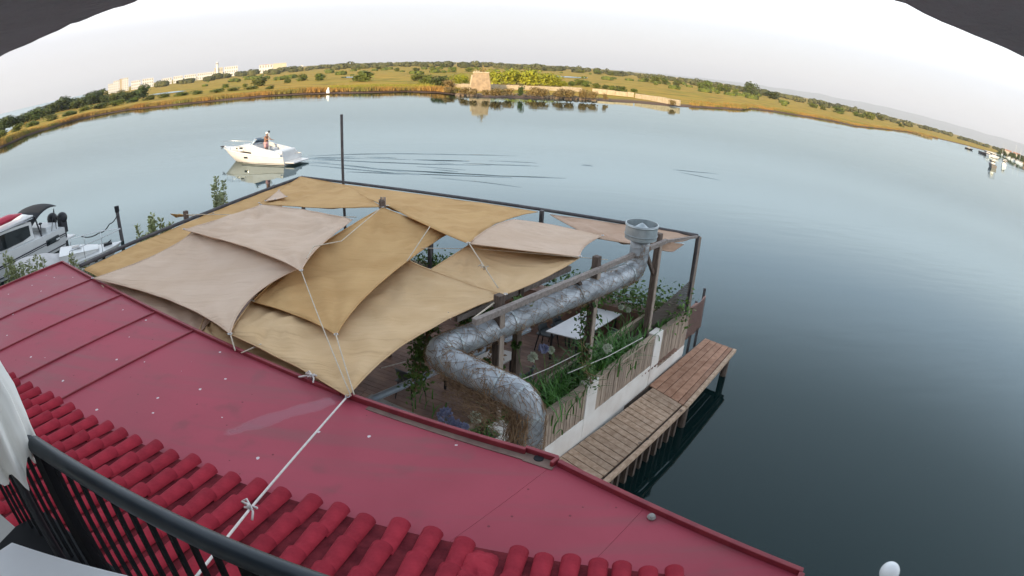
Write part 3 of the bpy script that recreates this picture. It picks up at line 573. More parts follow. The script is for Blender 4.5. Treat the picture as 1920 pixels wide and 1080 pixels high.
def stone_wall(name,a,b,h,th,label,n):
    a=V(a);b=V(b); r=thing(name,((a.x+b.x)/2,(a.y+b.y)/2,.3),label,'wall'); rnd=random.Random(n)
    d=(b-a).normalized(); L=(b-a).length; s=V(-d.y,d.x,0); x=0; i=0
    while x<L-.2:
        bl=min(rnd.uniform(2.2,4.2),L-x); hh=h*(1+rnd.uniform(-.07,.07)); c=a+d*(x+bl/2)
        g=MB(); g.box((c.x,c.y,.3+hh/2),d,s,UP,bl/2-.03,th/2+rnd.uniform(-.03,.06),hh/2); obj('wall_block',g,'wall_stone',r,bevel=.06); x+=bl
    return r
stone_wall('stone_wall',(-8.361,156.143,0.5),(17.462,169.186,0.5),1.55,.8,'long pale stone wall running right from the old tower',1)
stone_wall('stone_wall',(19.966,163.966,0.5),(31.814,163.199,0.5),1.65,.8,'pale stone quay wall in the middle of the far bank, nearer section',2)
stone_wall('stone_wall',(32.037,161.159,0.5),(41.361,148.306,0.5),1.5,.8,'pale stone quay wall at its right end by the water',3)
stone_wall('stone_wall',(-18.895,160.462,0.5),(-13.239,153.19,0.5),1.6,.7,'short ruined stone wall with piers left of the old tower',4)
p=V((-49.605,144.667,0.4)); g=MB(); g.frust(p,.9,.5,.7,.4,.3,1.25); g.frust(p+V(.1,0,0),.4,.4,.3,.3,1.25,1.8); tag(obj('marker_stone',g,'gel',bevel=.05),'small white marker standing on the far shore left of the mooring pole','marker')
# rubble
g=MB(); rnd=random.Random(21)
for i in range(420):
    p=lerp((-14.154,130.844,0.3),(18.002,138.702,0.3),rnd.random()); d=V(p.x,p.y,0).normalized(); q=V(p.x,p.y,.25)+d*rnd.uniform(-.5,5); s=rnd.uniform(.15,.5); g.box(q,V(rnd.gauss(0,1),rnd.gauss(0,1),.2).normalized(),V(.3,.5,1).normalized(),V(1,0,.2).normalized(),s,s*.7,s*.5)
tag(obj('rubble',g,'rock'),'brown rubble along the water below the tower and stone wall','rubble',kind='stuff')

# ---------------------------------------------------------------- the far town
def building(px,label,name='apartment_building',m_='town',floors=3,bays=5,dep=14,roofm=None,cat='building',win=True):
    a,b,z=V(px[0]),V(px[1]),px[2]; d=(b-a); L=d.length; d.normalize(); s=V(-d.y,d.x,0)
    if s.dot(a)<0: s=-s
    c=(a+b)/2; r=thing(name,(c.x,c.y,.5),label,cat)
    g=MB(); g.box(c+s*dep/2+UP*((z-.5)/2),d,s,UP,L/2,dep/2,(z-.5)/2); w_=obj('wall',g,m_,r)
    g=MB(); g.box(c+s*dep/2+UP*(z-.5+.25),d,s,UP,L/2+.3,dep/2+.3,.25); obj('roof',g,roofm or m_,r)
    if win:
        for f in range(floors):
            for k in range(bays):
                zc=.5+(z-.5)*(f+.55)/floors; q=a+d*L*(k+.5)/bays-s*.06
                g=MB(); g.box((q.x,q.y,zc),d,s,UP,L/bays*.26,.08,(z-.5)/floors*.27); obj('window',g,'town_glass',r)
    return r
building(((-657.726,753.257,0),(-650.434,759.562,0),17.031),'white stepped apartment block at the left end of the distant town',floors=4,bays=3)
building(((-650.424,759.572,0),(-642.346,766.415,0),20.703),'taller white apartment block second from the left end of the town',floors=5,bays=3)
building(((-641.967,766.733,0),(-638.644,769.502,0),22.099),'dark grey strip as the shaded side between the tall white blocks of the town',m_='wall_stone',floors=1,bays=1,win=False,name='shaded_side')  # thin dark block: the tall block's shaded side, put into colour
building(((-638.633,769.511,0),(-629.726,776.818,0),22.631),'tallest white apartment block of the distant town beside a dark grey shaded strip',floors=6,bays=3)
building(((-625.924,779.884,0),(-612.395,790.552,0),15.221),'wide white block right of the tallest apartment block in the town',floors=3,bays=5)
building(((-610.07,792.348,0),(-594.074,804.41,0),15.594),'white block with flat roof near the middle of the left town group',floors=3,bays=5)
building(((-582.45,812.867,0),(-567.694,823.239,0),11.329),'low white house row in the town above the ditch',floors=2,bays=5)
building(((-565.308,824.88,0),(-551.174,834.39,0),12.203),'second low white house row in the town above the ditch',floors=2,bays=5)
building(((-548.762,835.978,0),(-531.293,847.188,0),12.134),'low pale house row nearer the lighthouse in the town',floors=2,bays=6)
building(((-529.669,848.204,0),(-503.918,863.752,0),12.009),'long low white building just left of the white lighthouse',floors=2,bays=8)
building(((-503.875,863.777,0),(-490.867,871.234,0),17.659),'pale yellow building at the foot of the white lighthouse',m_='town_yellow',floors=2,bays=4)
building(((-488.41,872.614,0),(-467.892,883.786,0),17.601),'white building row just right of the white lighthouse',floors=3,bays=6)
building(((-434.647,900.601,0),(-413.645,910.438,0),15.087),'pale building with red roof left of the yellow hall',floors=2,bays=5,roofm='town_roof')
building(((-412.803,910.82,0),(-391.625,920.125,0),15.413),'yellow hall with plain walls at the right end of the town',m_='town_yellow',floors=1,bays=1,win=False,name='hall')
building(((-368.584,929.594,0),(-365.155,930.947,0),8.899),'tiny white hut among the trees right of the yellow hall',floors=1,bays=1,win=False,name='hut')
la=V(((-499.403,866.37,0),(-495.339,868.7,0),27.715)[0]); lz=((-499.403,866.37,0),(-495.339,868.7,0),27.715)[2]; r=thing('lighthouse',(la.x,la.y,.5),'slim white lighthouse with dark lantern rising over the distant town','tower')
lw=(V(((-499.403,866.37,0),(-495.339,868.7,0),27.715)[1])-la).length
g=MB(); g.lathe((la.x,la.y,.5),[(lw*.62,0),(lw*.42,lz*.80),(lw*.62,lz*.81),(lw*.62,lz*.85)],12); obj('shaft',g,'town',r)
g=MB(); g.lathe((la.x,la.y,.5),[(lw*.5,lz*.85),(lw*.5,lz*.93)],12); obj('lantern',g,'town_glass',r)
g=MB(); g.lathe((la.x,la.y,.5),[(lw*.7,lz*.93),(lw*.1,lz)],12); obj('cap',g,'town',r)
# ================================================================ THE CAMERA'S BUILDING
e=dirv(-11); nF=dirv(79)
def Bp(s,t,z): q=e*s+nF*t; return V(q.x,q.y,z)
bld=thing('waterside_building',Bp(0,-4,.85),'tall rendered building behind the balcony','building')
g=MB(); g.box(Bp(-6,-7.2,5.7),e,nF,UP,23,5.6,4.9); obj('wall',g,'plaster',bld)
g=MB(); g.box(Bp(-6,-7.2,10.75),e,nF,UP,23.4,6.0,.15); obj('roof',g,'concrete',bld)
g=MB(); g.box(Bp(-4,-.30,5.70),e,nF,UP,6.5,1.08,.10); balc=obj('balcony_floor',g,'concrete',bld)
g=MB(); g.box(Bp(-4,-.45,3.2),e,nF,UP,6.5,.9,2.4); obj('lower_wall',g,'plaster',bld)
# porch roof over the camera with a rough, slightly bowed edge
ET=[(-6.5,.43),(-.78,.3885),(-.67,.3875),(-.56,.376),(-.48,.368),(-.42,.3636),(-.12,.345),(.17,.3675),(.21,.380),(.245,.3885),(.32,.392),(6.5,.43)]
def edge_t(s):
    for (a,x),(b,y) in zip(ET[:-1],ET[1:]):
        if s<=b: return x+(y-x)*(s-a)/(b-a)
    return ET[-1][1]
g=MB(); N=700; H0=8.08
for i in range(N+1):
    s=-6.5+13*i/N; tt=edge_t(s)+.0025*noise.noise(V(s*26,0,0))+.0025*noise.noise(V(s*70,1,0)); zz=H0+.003*noise.noise(V(s*24,5,0))
    for p in (Bp(s,-1.6,H0),Bp(s,tt,zz),Bp(s,tt+.03,zz+.05),Bp(s,tt+.03,zz+.16),Bp(s,-1.6,zz+.2)): g.v.append(tuple(p))
for i in range(N):
    for k in range(4): a=i*5+k; g.f.append((a,a+1,a+6,a+5))
g.f.append(tuple(range(5))); g.f.append(tuple(N*5+k for k in reversed(range(5))))
tag(obj('porch_roof',g,'soffit'),'dark grey porch roof edge across the upper corners','porch roof')
# ---- flat red metal roof
ZR=4.2
eave=[(-10.571,9.514,4.2),(-8.727,8.592,4.2),(-7.333,7.885,4.2),(-6.062,7.283,4.2),(-4.927,6.743,4.2),(-1.987,5.602,4.2),(0.533,4.605,4.2),(1.392,3.97,4.2),(2.673,2.88,4.2)]
eave=[V(p) for p in eave]
for i in (1,2,3,4):
    d=(eave[5]-eave[0]).normalized(); eave[i]=eave[0]+d*(eave[i]-eave[0]).dot(d)
bd=dirv(65.6+180); bd2=dirv(231)
roof=thing('flat_red_roof',(-3,4.5,4.0),'flat dark red metal roof with raised edge below the balcony','roof')
def back(p,i): 
    d=bd if i<6 else bd2
    # run back to the facade line t=.6
    k=(p.dot(nF)-.62)/(-d.dot(nF)); return p+d*k
for i,j in ((0,1),(1,2),(2,3),(3,4),(4,6),(6,7),(7,8)):
    a,b=eave[i],eave[j]; c,d=back(b,j),back(a,i)
    dl=(b-a).normalized()*.0015
    poly=[a+dl]+([eave[5]] if i==4 else [])+[b-dl,c-dl,d+dl]
    rise=[0]*(len(poly)-2)+[.035,.035]; n_=len(poly)
    g=MB(); vs=[(p.x,p.y,ZR-.05) for p in poly]+[(p.x,p.y,ZR+r_) for p,r_ in zip(poly,rise)]
    g.add(vs,[tuple(range(n_)),tuple(reversed(range(n_,2*n_)))]+[(i_,n_+i_,n_+(i_+1)%n_,(i_+1)%n_) for i_ in range(n_)])
    obj('roof_panel',g,'roof_red',roof)
for i in (1,2,3,4):
    a=eave[i]; d=back(a,i); g=MB(); q=lerp(a,d,.93); g.bar((a.x,a.y,ZR+.012),(q.x,q.y,ZR+.045),.03,.035); obj('seam',g,'roof_trim',roof,bevel=.006)
# raised edge: left side, long eave, right eave
def trim(a,b,h=.055,wd=.05,dz=0):
    a=V(a);b=V(b); g=MB(); g.bar((a.x,a.y,ZR+h/2+dz),(b.x,b.y,ZR+h/2+dz),wd,h); obj('edge_trim',g,'roof_trim',roof,bevel=.008)
trim(eave[0],back(eave[0],0)+V(0,0,0)); trim(eave[0],eave[5]); trim(lerp(eave[5],eave[6],.01),(0.216,4.731,4.2),.075,.05); 
g=MB(); a=V((0.216,4.777,4.2)); b=V((0.55,4.615,4.2)); g.bar((a.x,a.y,ZR+.035),(b.x,b.y,ZR+.035),.05,.07); g.bar((b.x,b.y,ZR+.035),tuple(V(b)+dirv(-130)*.12+UP*(ZR+.035-b.z)),.04,.07); obj('edge_trim',g,'roof_trim',roof,bevel=.008)
trim(V((0.553,4.562,4.2)),eave[8],.065,.06)
trim(eave[8]+dirv(231)*.03,eave[8]+dirv(231)*2,.065,.06)
for (a,b,wd) in (((-1.603,5.401,4.2),(0.216,4.668,4.2),.10),((0.216,4.686,4.2),(0.514,4.543,4.2),.16)):
    a=V(a);b=V(b); g=MB(); g.bar((a.x,a.y,ZR+.004),(b.x,b.y,ZR+.006),wd,.01); obj('gutter_silt',g,'roof_grime',roof)
g=MB(); q=V((0.353,4.65,4.2)); g.lathe((q.x,q.y,ZR+.008),[(.055,0),(.05,.012)],14); obj('drain_hole',g,'black_cloth',roof)
# wet patch
def patch(pts,z,name,m_,parent):
    g=MB(); P=[V(p) for p in pts]; g.add([(p.x,p.y,z) for p in P],[tuple(range(len(P)))]); return obj(name,g,m_,parent)
g=MB(); g.lathe((*(1.389,3.767,4.2)[:2],ZR),[(.035,0),(.045,.02),(.03,.045),(.005,.05)],8); tag(obj('pebble',g,'grey_cap'),'small grey stone lying on the red roof near its right edge','stone')
# walls under the roof edge
g=MB(); 
for a,b in zip(eave[:-1],eave[1:]):
    d=(b-a).normalized(); s=V(d.y,-d.x,0); 
    if s.dot(a)>0: s=-s
    q0,q1=a+s*.45,b+s*.45; g.bar((q0.x,q0.y,2.5),(q1.x,q1.y,2.5),.2,3.35)
obj('lower_wall',g,'plaster',bld)

# ---- barrel tile roof
tiles=thing('tiled_roof',Bp(-3,2,4.2),'sloping red barrel tile roof between balcony rail and flat red roof','roof')
SL=.25; sa=math.atan(SL)
def T(s,t,dz=0): return Bp(s,t,4.235+(3.24-t)*SL+dz)
g=MB(); g.add([tuple(T(-9.5,3.22,.02)),tuple(T(.95,3.22,.02)),tuple(T(.95,.72,.02)),tuple(T(-9.5,.72,.02)),tuple(T(-9.5,3.22,-.02)),tuple(T(.95,3.22,-.02)),tuple(T(.95,.72,-.6)),tuple(T(-9.5,.72,-.6))],[(0,1,2,3),(7,6,5,4),(0,4,5,1),(1,5,6,2),(2,6,7,3),(3,7,4,0)]); obj('tile_bed',g,'tile_pan',tiles)
def tile_mesh(nm,w0,w1,L,n=8,lift=.035):
    g=MB(); ve=V(0,-1,SL).normalized(); vu=V(0,SL,1).normalized()   # local: y towards the eave
    for k,(wd,pos,lf) in enumerate(((w0,0,lift),(w1,L,0))):
        for th in (0,.014):
            for j in range(n+1):
                a=math.pi*j/n; r=wd/2-th; q=V(-math.cos(a)*r,0,0)+vu*(math.sin(a)*r*.80+lf)+ve*pos; g.v.append(tuple(q))
    m_=n+1
    for j in range(n):
        g.f.append((j,2*m_+j,2*m_+j+1,j+1)); g.f.append((m_+j,m_+j+1,3*m_+j+1,3*m_+j)); g.f.append((j,j+1,m_+j+1,m_+j)); g.f.append((2*m_+j,3*m_+j,3*m_+j+1,2*m_+j+1))
    g.f += [(0,m_,3*m_,2*m_),(n,2*m_+n,3*m_+n,m_+n)]
    me=bpy.data.meshes.new(nm); me.from_pydata(g.v,[],g.f); me.update(); me.materials.append(MT['tile_red'])
    me.polygons.foreach_set('use_smooth',[True]*len(me.polygons)); me.set_sharp_from_angle(angle=R(40)); return me
TM=tile_mesh('tile',.192,.158,.46); TM2=tile_mesh('tile_small',.17,.145,.44)
rnd=random.Random(8); rot=R(-11); o0=wloc(tiles)
def put_tile(me,s,t,tw_=0):
    o=bpy.data.objects.new('tile',me); S.collection.objects.link(o); o.parent=tiles; p=T(s+rnd.gauss(0,.005),t,.012); o.location=p-o0; o.rotation_euler=(rnd.gauss(0,.008),rnd.gauss(0,.012),rot+rnd.gauss(0,.018)+tw_)
s=-8.6
while s<-.78:
    off=rnd.uniform(-.05,.05)
    for k in range(6): put_tile(TM,s,3.24+off-k*.40)
    s+=.297+rnd.gauss(0,.006)
s=-.46
while s<.92:
    off=rnd.uniform(-.03,.03)
    for k in range(6): put_tile(TM2,s,3.22+off-k*.40)
    s+=.218+rnd.gauss(0,.005)
# mortar lump between the two fields of tiles
g=MB()
def mort(u_,v_):
    s_=-.93+.34*u_; t_=3.20-1.7*v_; p=T(s_,t_,0); p.z+=(.09+.05*noise.noise(V(s_*9,t_*7,0))+.025*noise.noise(V(s_*24,t_*20,3)))*math.sin(math.pi*u_)**.6*min(1,v_*8+.15); return p
g.grid(mort,14,40); obj('mortar',g,'tile_red',tiles,smooth=True)
# sand drift along the foot of the tiles is left to the roof's own grime

# ---- balcony railing
rail=thing('balcony_railing',Bp(-1.2,.71,5.8),'black balcony railing with thick rounded handrail and thin bars','railing')
A=V((-1.606,1.04,6.9)); Bq=V((-0.474,0.805,6.9)); dr=(Bq-A).normalized(); Eq=A+dr*2.6
g=MB(); g.tube([A-dr*.03,A+dr*.01]+[A+dr*(.1*k) for k in range(1,27)],.033,14); obj('handrail',g,'navy',rail,smooth=60)
g=MB(); g.bar(A+UP*-.98,Eq+UP*-.98,.04,.03); obj('bottom_bar',g,'rail_black',rail)
k=.085
while k<2.6:
    p=A+dr*k; g=MB(); g.bar((p.x,p.y,5.8),(p.x,p.y,6.88),.016,.016,up=dr); obj('baluster',g,'rail_black',rail); k+=.088
for k in (0.012,1.0,2.0):
    p=A+dr*k; g=MB(); g.bar((p.x,p.y,5.8),(p.x,p.y,6.885),.045 if k>.1 else .06,.045 if k>.1 else .06,up=dr); obj('post',g,'rail_black',rail)
A2=A+dirv(170)*.85
g=MB(); g.tube([A+UP*-.01,lerp(A,A2,.5)+UP*-.01,A2+UP*-.01],.03,12); obj('handrail',g,'navy',rail,smooth=60)
k=.08
while k<.85:
    p=A+dirv(170)*k; g=MB(); g.bar((p.x,p.y,5.8),(p.x,p.y,6.87),.016,.016,up=dirv(170)); obj('baluster',g,'rail_black',rail); k+=.088
# ---- dark bench and cloth-covered table on the balcony
bn=thing('balcony_bench',V((-1.918,1.144,6.2)).xy.to_3d()+UP*5.8,'black bench top tucked inside the balcony railing','bench')
P=[V((-2.202,1.282,6.2)),V((-1.609,1.118,6.2)),V((-1.505,1.033,6.2)),V((-2.38,0.69,6.2)),V((-2.317,1.112,6.2))]
g=MB(); g.prism([(p.x,p.y) for p in P][::-1],6.15,6.2); obj('seat',g,'rail_black',bn,bevel=.008)
for p in (lerp(P[0],P[3],.1),lerp(P[1],P[3],.08),lerp(P[4],P[2],.15)):
    g=MB(); g.bar((p.x,p.y,5.8),(p.x,p.y,6.15),.04,.04); obj('leg',g,'rail_black',bn)
tb_=thing('balcony_table',V((-1.703,0.781,6.5)).xy.to_3d()+UP*5.8,'white cloth covered table corner at the lower left on the balcony','table')
P=[V((-1.886,0.839,6.5)),V((-1.265,0.917,6.5)),V((-1.039,0.745,6.5)),V((-2.142,0.316,6.5)),V((-1.96,0.687,6.5))]
P=[V(p.x,p.y,6.5) for p in P]
g=MB(); g.prism([(p.x,p.y) for p in P][::-1],6.485,6.5); obj('tablecloth',g,'cloth_white',tb_,bevel=.006)
g=MB()
for a,b in ((P[4],P[0]),(P[0],P[1])):
    N=14
    for i in range(N):
        p=lerp(a,b,i/N);q=lerp(a,b,(i+1)/N); n_=V(-(b-a).y,(b-a).x,0).normalized()*.02; o1=n_*math.sin(i*1.9);o2=n_*math.sin((i+1)*1.9)
        k0=len(g.v); g.v += [tuple(p+UP*-.008),tuple(q+UP*-.008),tuple(q+o2-UP*.22),tuple(p+o1-UP*.22)]; g.f.append((k0,k0+1,k0+2,k0+3))
obj('cloth_drop',g,'cloth_white',tb_,smooth=True)
c=(P[0]+P[1]+P[2]+P[3])/4; g=MB(); g.tube([(c.x,c.y,5.8),(c.x,c.y,6.49)],.03,10); obj('leg',g,'rail_black',tb_)
# ---- folded parasol
pa=V(-1.79,.985,6.72); ps=thing('folded_parasol',(pa.x,pa.y,5.8),'folded white parasol tied with a dark cord at the left edge','parasol')
g=MB(); N=72; Z=[(6.83,.132),(6.88,.138),(6.98,.140),(7.1,.130),(7.19,.108),(7.23,.100),(7.27,.106),(7.4,.128),(7.6,.135),(7.8,.12),(8.0,.09),(8.14,.05)]
for z,r in Z:
    for j in range(N):
        a=2*math.pi*j/N; pl=1+.16*math.sin(a*9+.6*math.sin(z*5))+.07*math.sin(a*17+z*3); zz=z+(.05*math.sin(a*9+1)+.03*math.sin(a*4) if z<6.85 else 0)
        g.v.append((pa.x+r*pl*math.cos(a),pa.y+r*pl*math.sin(a),zz))
for i in range(len(Z)-1):
    for j in range(N): g.f.append((i*N+j,i*N+(j+1)%N,(i+1)*N+(j+1)%N,(i+1)*N+j))
obj('canopy',g,'curtain_white',ps,smooth=True)
g=MB(); g.tube([(pa.x,pa.y,5.8),(pa.x,pa.y,8.1)],.022,10); obj('pole',g,'dark_metal',ps)
g=MB(); g.tube([(pa.x+.118*math.cos(2*math.pi*j/24),pa.y+.118*math.sin(2*math.pi*j/24),7.232+.01*math.sin(j)) for j in range(25)],.006,6); g.ball((pa.x+.118*math.cos(.35),pa.y+.118*math.sin(.35),7.23),.016,6); obj('tie_cord',g,'black_cloth',ps)
# ---- globe lamp on its post at the bottom right
lc=V((4.794,3.532,3)); r=thing('globe_lamp',(lc.x,lc.y,.85),'white globe lamp showing at the bottom edge on the right','lamp')
g=MB(); g.ball(lc,.145,12); obj('globe',g,'lamp_glass',r,smooth=True)
g=MB(); g.tube([(lc.x,lc.y,.85),(lc.x,lc.y,2.86)],.04,10); obj('post',g,'dark_metal',r)
g=MB(); g.lathe((lc.x,lc.y,2.80),[(.05,0),(.085,.04),(.07,.09)],14); obj('collar',g,'plaster',r)

# ================================================================ THE TERRACE OVER THE WATER
ZD,ZK=1.3,.86                               # terrace deck, dock level
dk=dirv(50.2); dn=V(dk.y,-dk.x,0)            # along the dock, and out to the right
w0=V((1.042,8.855,0.86)); w1=V((3.445,11.82,0.86)); w2=V((4.957,13.612,0.86))
wd_=(w1-w0).normalized(); wn=V(wd_.y,-wd_.x,0)
# deck boards run parallel to the far beam
fb=dirv(-24.2); fp=V(-fb.y,fb.x,0)
deck=tag(thing('terrace_deck',(-2,11,1.2),'dark brown wooden terrace deck below the shade sails','deck'))
farR=V((4.762,13.171,2.2)); farR=V(farR.x,farR.y,0); apex=V((-7.19,18.036,4.2)); apex=V(apex.x,apex.y,0); nearL=V(-9.9,9.4,0); nearR=V(w0.x,w0.y,0)-wn*.3+wd_*-2.6
left_d=(apex-nearL); right_d=(farR-nearR)
y=0; tot=(apex-V(-2,5.7,0)).dot(fp); base0=V(-2,5.7,0).dot(fp)
def side_x(p0,d,c):   # point on the line p0+d*k with fp-coordinate c
    k=(c-p0.dot(fp))/d.dot(fp); return p0+d*k
rnd=random.Random(4)
far_c=min(apex.dot(fp),farR.dot(fp))-.2
c=base0-.6
while c<far_c:
    a=side_x(nearL,left_d,c); b=side_x(nearR,right_d,c); d=(b-a).normalized()
    # three lengths of board end to end
    cuts=[0,rnd.uniform(.28,.40),rnd.uniform(.6,.72),1]
    for k in range(3):
        p=lerp(a,b,cuts[k])+d*.003; q=lerp(a,b,cuts[k+1])-d*.003
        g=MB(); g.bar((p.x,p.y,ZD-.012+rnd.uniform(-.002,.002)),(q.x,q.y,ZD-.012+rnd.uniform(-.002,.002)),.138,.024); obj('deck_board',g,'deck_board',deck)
    c+=.146
g=MB()
for k in range(7):
    a=lerp(nearL,nearR,(k+.3)/7); b=lerp(apex,farR,(k+.3)/7); g.bar((a.x,a.y,ZD-.11),(b.x,b.y,ZD-.11),.1,.16)
obj('joists',g,'post_wood',deck)
for i in range(5):
    for j in range(5):
        p=lerp(lerp(nearL,apex,.12+j/5.2),lerp(nearR,farR,.12+j/5.2),(i+.2)/4.6); g=MB(); g.tube([(p.x,p.y,-2),(p.x,p.y,ZD-.2)],.1,8); obj('pile',g,'post_wood',deck)

# ---- planter wall on the right: pillars, base, slat panels
pw=thing('planter_wall',(w0+w1)/2*1.0+UP*(.86-.86),'white rendered planter wall with panels of vertical wooden slats','planter')
ZT=2.18
def PW(k,n=0,z=0): q=w0+wd_*k+wn*n; return V(q.x,q.y,z)
Lw=(w2-w0).length; s_p1=(V((1.507,9.687,2.2)).xy.to_3d()-w0).dot(wd_); s_p2=(V((3.405,11.874,2.2)).xy.to_3d()-w0).dot(wd_)
s_p0=s_p1-(s_p2-s_p1)*.86
end=(V((4.741,13.203,2.2)).xy.to_3d()-w0).dot(wd_)
g=MB(); g.bar(PW(s_p0-.4,-.055,.90),PW(s_p2-.21,-.055,.90),.19,.96); obj('base',g,'white_wall',pw,bevel=.01)
g=MB(); g.bar(PW(s_p2+.21,-.055,.77),PW(end,-.055,.77),.19,.70); obj('base',g,'white_wall',pw,bevel=.01)
for sp in (s_p0,s_p1,s_p2):
    g=MB(); g.bar(PW(sp-.20,-.055,(.4+ZT)/2),PW(sp+.20,-.055,(.4+ZT)/2),.205,ZT+.02-.4); obj('pillar',g,'white_wall',pw,bevel=.012)
g=MB(); g.bar(PW(s_p0-.3,-.72,1.75),PW(end,-.72,1.75),.08,.86); obj('inner_wall',g,'slat',pw)
g=MB(); g.bar(PW(s_p0-.3,-.4,1.95),PW(end,-.4,1.95),.55,.1); obj('soil',g,'bark',pw)
g=MB(); g.bar(PW(end-.02,-.72,1.75),PW(end-.02,-.02,1.75),.06,.86); obj('end_board',g,'slat',pw)
for a,b,zb in ((s_p0+.205,s_p1-.205,1.385),(s_p1+.205,s_p2-.205,1.385),(s_p2+.205,end,1.125)):
    n=max(3,int((b-a)/.098)); st=(b-a)/n
    for k in range(n):
        x=a+st*(k+.5); z1=ZT-.06+rnd.uniform(-.006,.006); g=MB(); g.box(PW(x,.012+rnd.uniform(-.004,.006),(zb+z1)/2),wd_,wn,UP,st/2-.008,.014,(z1-zb)/2); obj('slat',g,'slat',pw)
    g=MB(); g.bar(PW(a,-.03,ZT-.035),PW(b,-.03,ZT-.035),.14,.03); obj('top_rail',g,'slat',pw,bevel=.005)
    g=MB(); g.bar(PW(a,-.03,1.5),PW(b,-.03,1.5),.03,.2); g.bar(PW(a,-.03,2.0),PW(b,-.03,2.0),.03,.2); obj('batten',g,'post_wood',pw)
# ---- dock walkway
dock=thing('dock_walkway',V((2.57,9.511,0.86)).xy.to_3d(),'weathered wooden walkway along the planter wall above the water','dock')
r0=V((1.808,8.006,0.86)); r1=V((4.092,10.695,0.86)); r2=V((6.333,13.57,0.86)); l0=V((0.982,8.903,0.86)); l1=V((3.393,11.621,0.86)); l2=V((5.602,14.228,0.86))
r00=r0+(r0-r1)*.35; l00=l0+(l0-l1)*.35
N=26
for k in range(N):
    t0,t1=k/N,(k+1)/N; a0,a1=lerp(l00,l1,t0),lerp(l00,l1,t1); b0,b1=lerp(r00,r1,t0),lerp(r00,r1,t1); dl=(a1-a0).normalized()*.009; zz=ZK+rnd.uniform(-.004,.004)
    a0=a0+dl;a1=a1-dl;b0=b0+dl;b1=b1-dl; ins=(a0-b0).normalized()*.11
    g=MB(); P=[a0-ins*1.2,b0+ins,b1+ins,a1-ins*1.2]; P=[(p.x,p.y) for p in P]; g.prism(P,zz-.035,zz); obj('plank',g,'plank',dock,bevel=.003)
q0=lerp(l1,r1,0);
for k in range(5):
    t0,t1=k/5,(k+1)/5; a,b=lerp(l1,r1,t0),lerp(l1,r1,t1); c_,d_=lerp(l2,r2,t0),lerp(l2,r2,t1); s_=(b-a).normalized()*.010; d1=(c_-a).normalized()*.012
    if k==4: s2=s_*8
    else: s2=s_
    zz=ZK+rnd.uniform(-.003,.003); P=[a+s_+d1,b-s2+d1,d_-s2,c_+s_]; g=MB(); g.prism([(p.x,p.y) for p in P],zz-.035,zz); obj('plank',g,'plank_red',dock,bevel=.003)
g=MB(); g.bar(r00+UP*(-.03),lerp(r00,r1,.995)+UP*(-.03),.10,.09); obj('edge_board',g,'plank',dock,bevel=.006)
g=MB(); g.bar(lerp(r1,r2,.005)+UP*(-.03),r2+UP*(-.03),.10,.09); obj('edge_board',g,'plank',dock,bevel=.006)
g=MB(); g.bar(l2+UP*-.1,r2+UP*-.1,.05,.14); g.bar(lerp(l00,l2,.02)+UP*-.14,l2+UP*-.14,.08,.16); g.bar(lerp(r00,r2,.02)+UP*-.14-dn*.1,r2+UP*-.14-dn*.1,.08,.13); obj('bearer',g,'post_wood',dock)
for k in range(15):
    p=lerp(r00,r1,.06+k*.066); p=p-dn*.17; g=MB(); g.bar((p.x,p.y,-1.2),(p.x,p.y,ZK-.1),.10+.03*(k%3),.09,up=dk); obj('pile',g,'post_wood',dock)
for p in (r2-dn*.16-dk*.10,l2+dn*.1-dk*.1,lerp(r1,r2,.12)-dn*.14):
    g=MB(); g.tube([(p.x,p.y,-1.2),(p.x,p.y,ZK-.05)],.10,10); obj('pile',g,'post_wood',dock,smooth=50)
for px in ((3.929,10.483,0.9),(2.939,9.421,0.9),(2.753,9.274,0.9)):
    p=V(px); g=MB(); g.tube([(p.x+.03*math.cos(a/8*6.28),p.y+.03*math.sin(a/8*6.28),ZK+.03) for a in range(9)],.006,5); obj('mooring_ring',g,'dark_metal',dock)
# ---- pergola frame: beams and posts
ZB=4.33
pg=thing('pergola_frame',(-2,12,1.3),'wooden pergola frame of posts and beams carrying the shade sails','pergola')
def post(name,x,y,z0,z1,sz,m_,ang=49): 
    g=MB(); g.bar((x,y,z0),(x,y,z1),sz,sz,up=dirv(ang)); return obj(name,g,m_,pg,bevel=.006)
b0=V((-0.526,7.55,4.33)); b1=V((3.343,12.028,4.33)); bdv=(b1-b0).normalized(); bn_=V(bdv.y,-bdv.x,0)
g=MB(); mid=lerp(b0,b1,.38); g.bar(b0,mid,.09,.10); obj('beam',g,'beam_wood',pg,bevel=.006)
g=MB(); g.bar(mid-UP*.002,b1+bdv*.1-UP*.002,.085,.095); obj('beam',g,'beam_wood',pg,bevel=.006)
for px,zt,z0 in (((-0.1,8.086,4.33),4.52,1.3),((1.637,10.021,4.33),4.56,1.9),((3.285,11.94,4.33),4.52,1.9)):
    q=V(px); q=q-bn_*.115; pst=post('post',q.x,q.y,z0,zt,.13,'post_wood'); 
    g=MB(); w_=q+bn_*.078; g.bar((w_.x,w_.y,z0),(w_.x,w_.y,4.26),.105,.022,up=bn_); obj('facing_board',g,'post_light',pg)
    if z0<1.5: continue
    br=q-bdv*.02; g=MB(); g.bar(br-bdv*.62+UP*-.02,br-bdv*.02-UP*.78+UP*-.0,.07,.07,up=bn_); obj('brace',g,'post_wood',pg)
fc=V((4.499,13.136,4.2)); cp=post('post',fc.x,fc.y,1.9,4.2,.085,'beam_dark'); g=MB(); g.bar((fc.x+.055,fc.y-.02,1.9),(fc.x+.055,fc.y-.02,4.18),.03,.06); obj('facing_board',g,'post_light',pg)
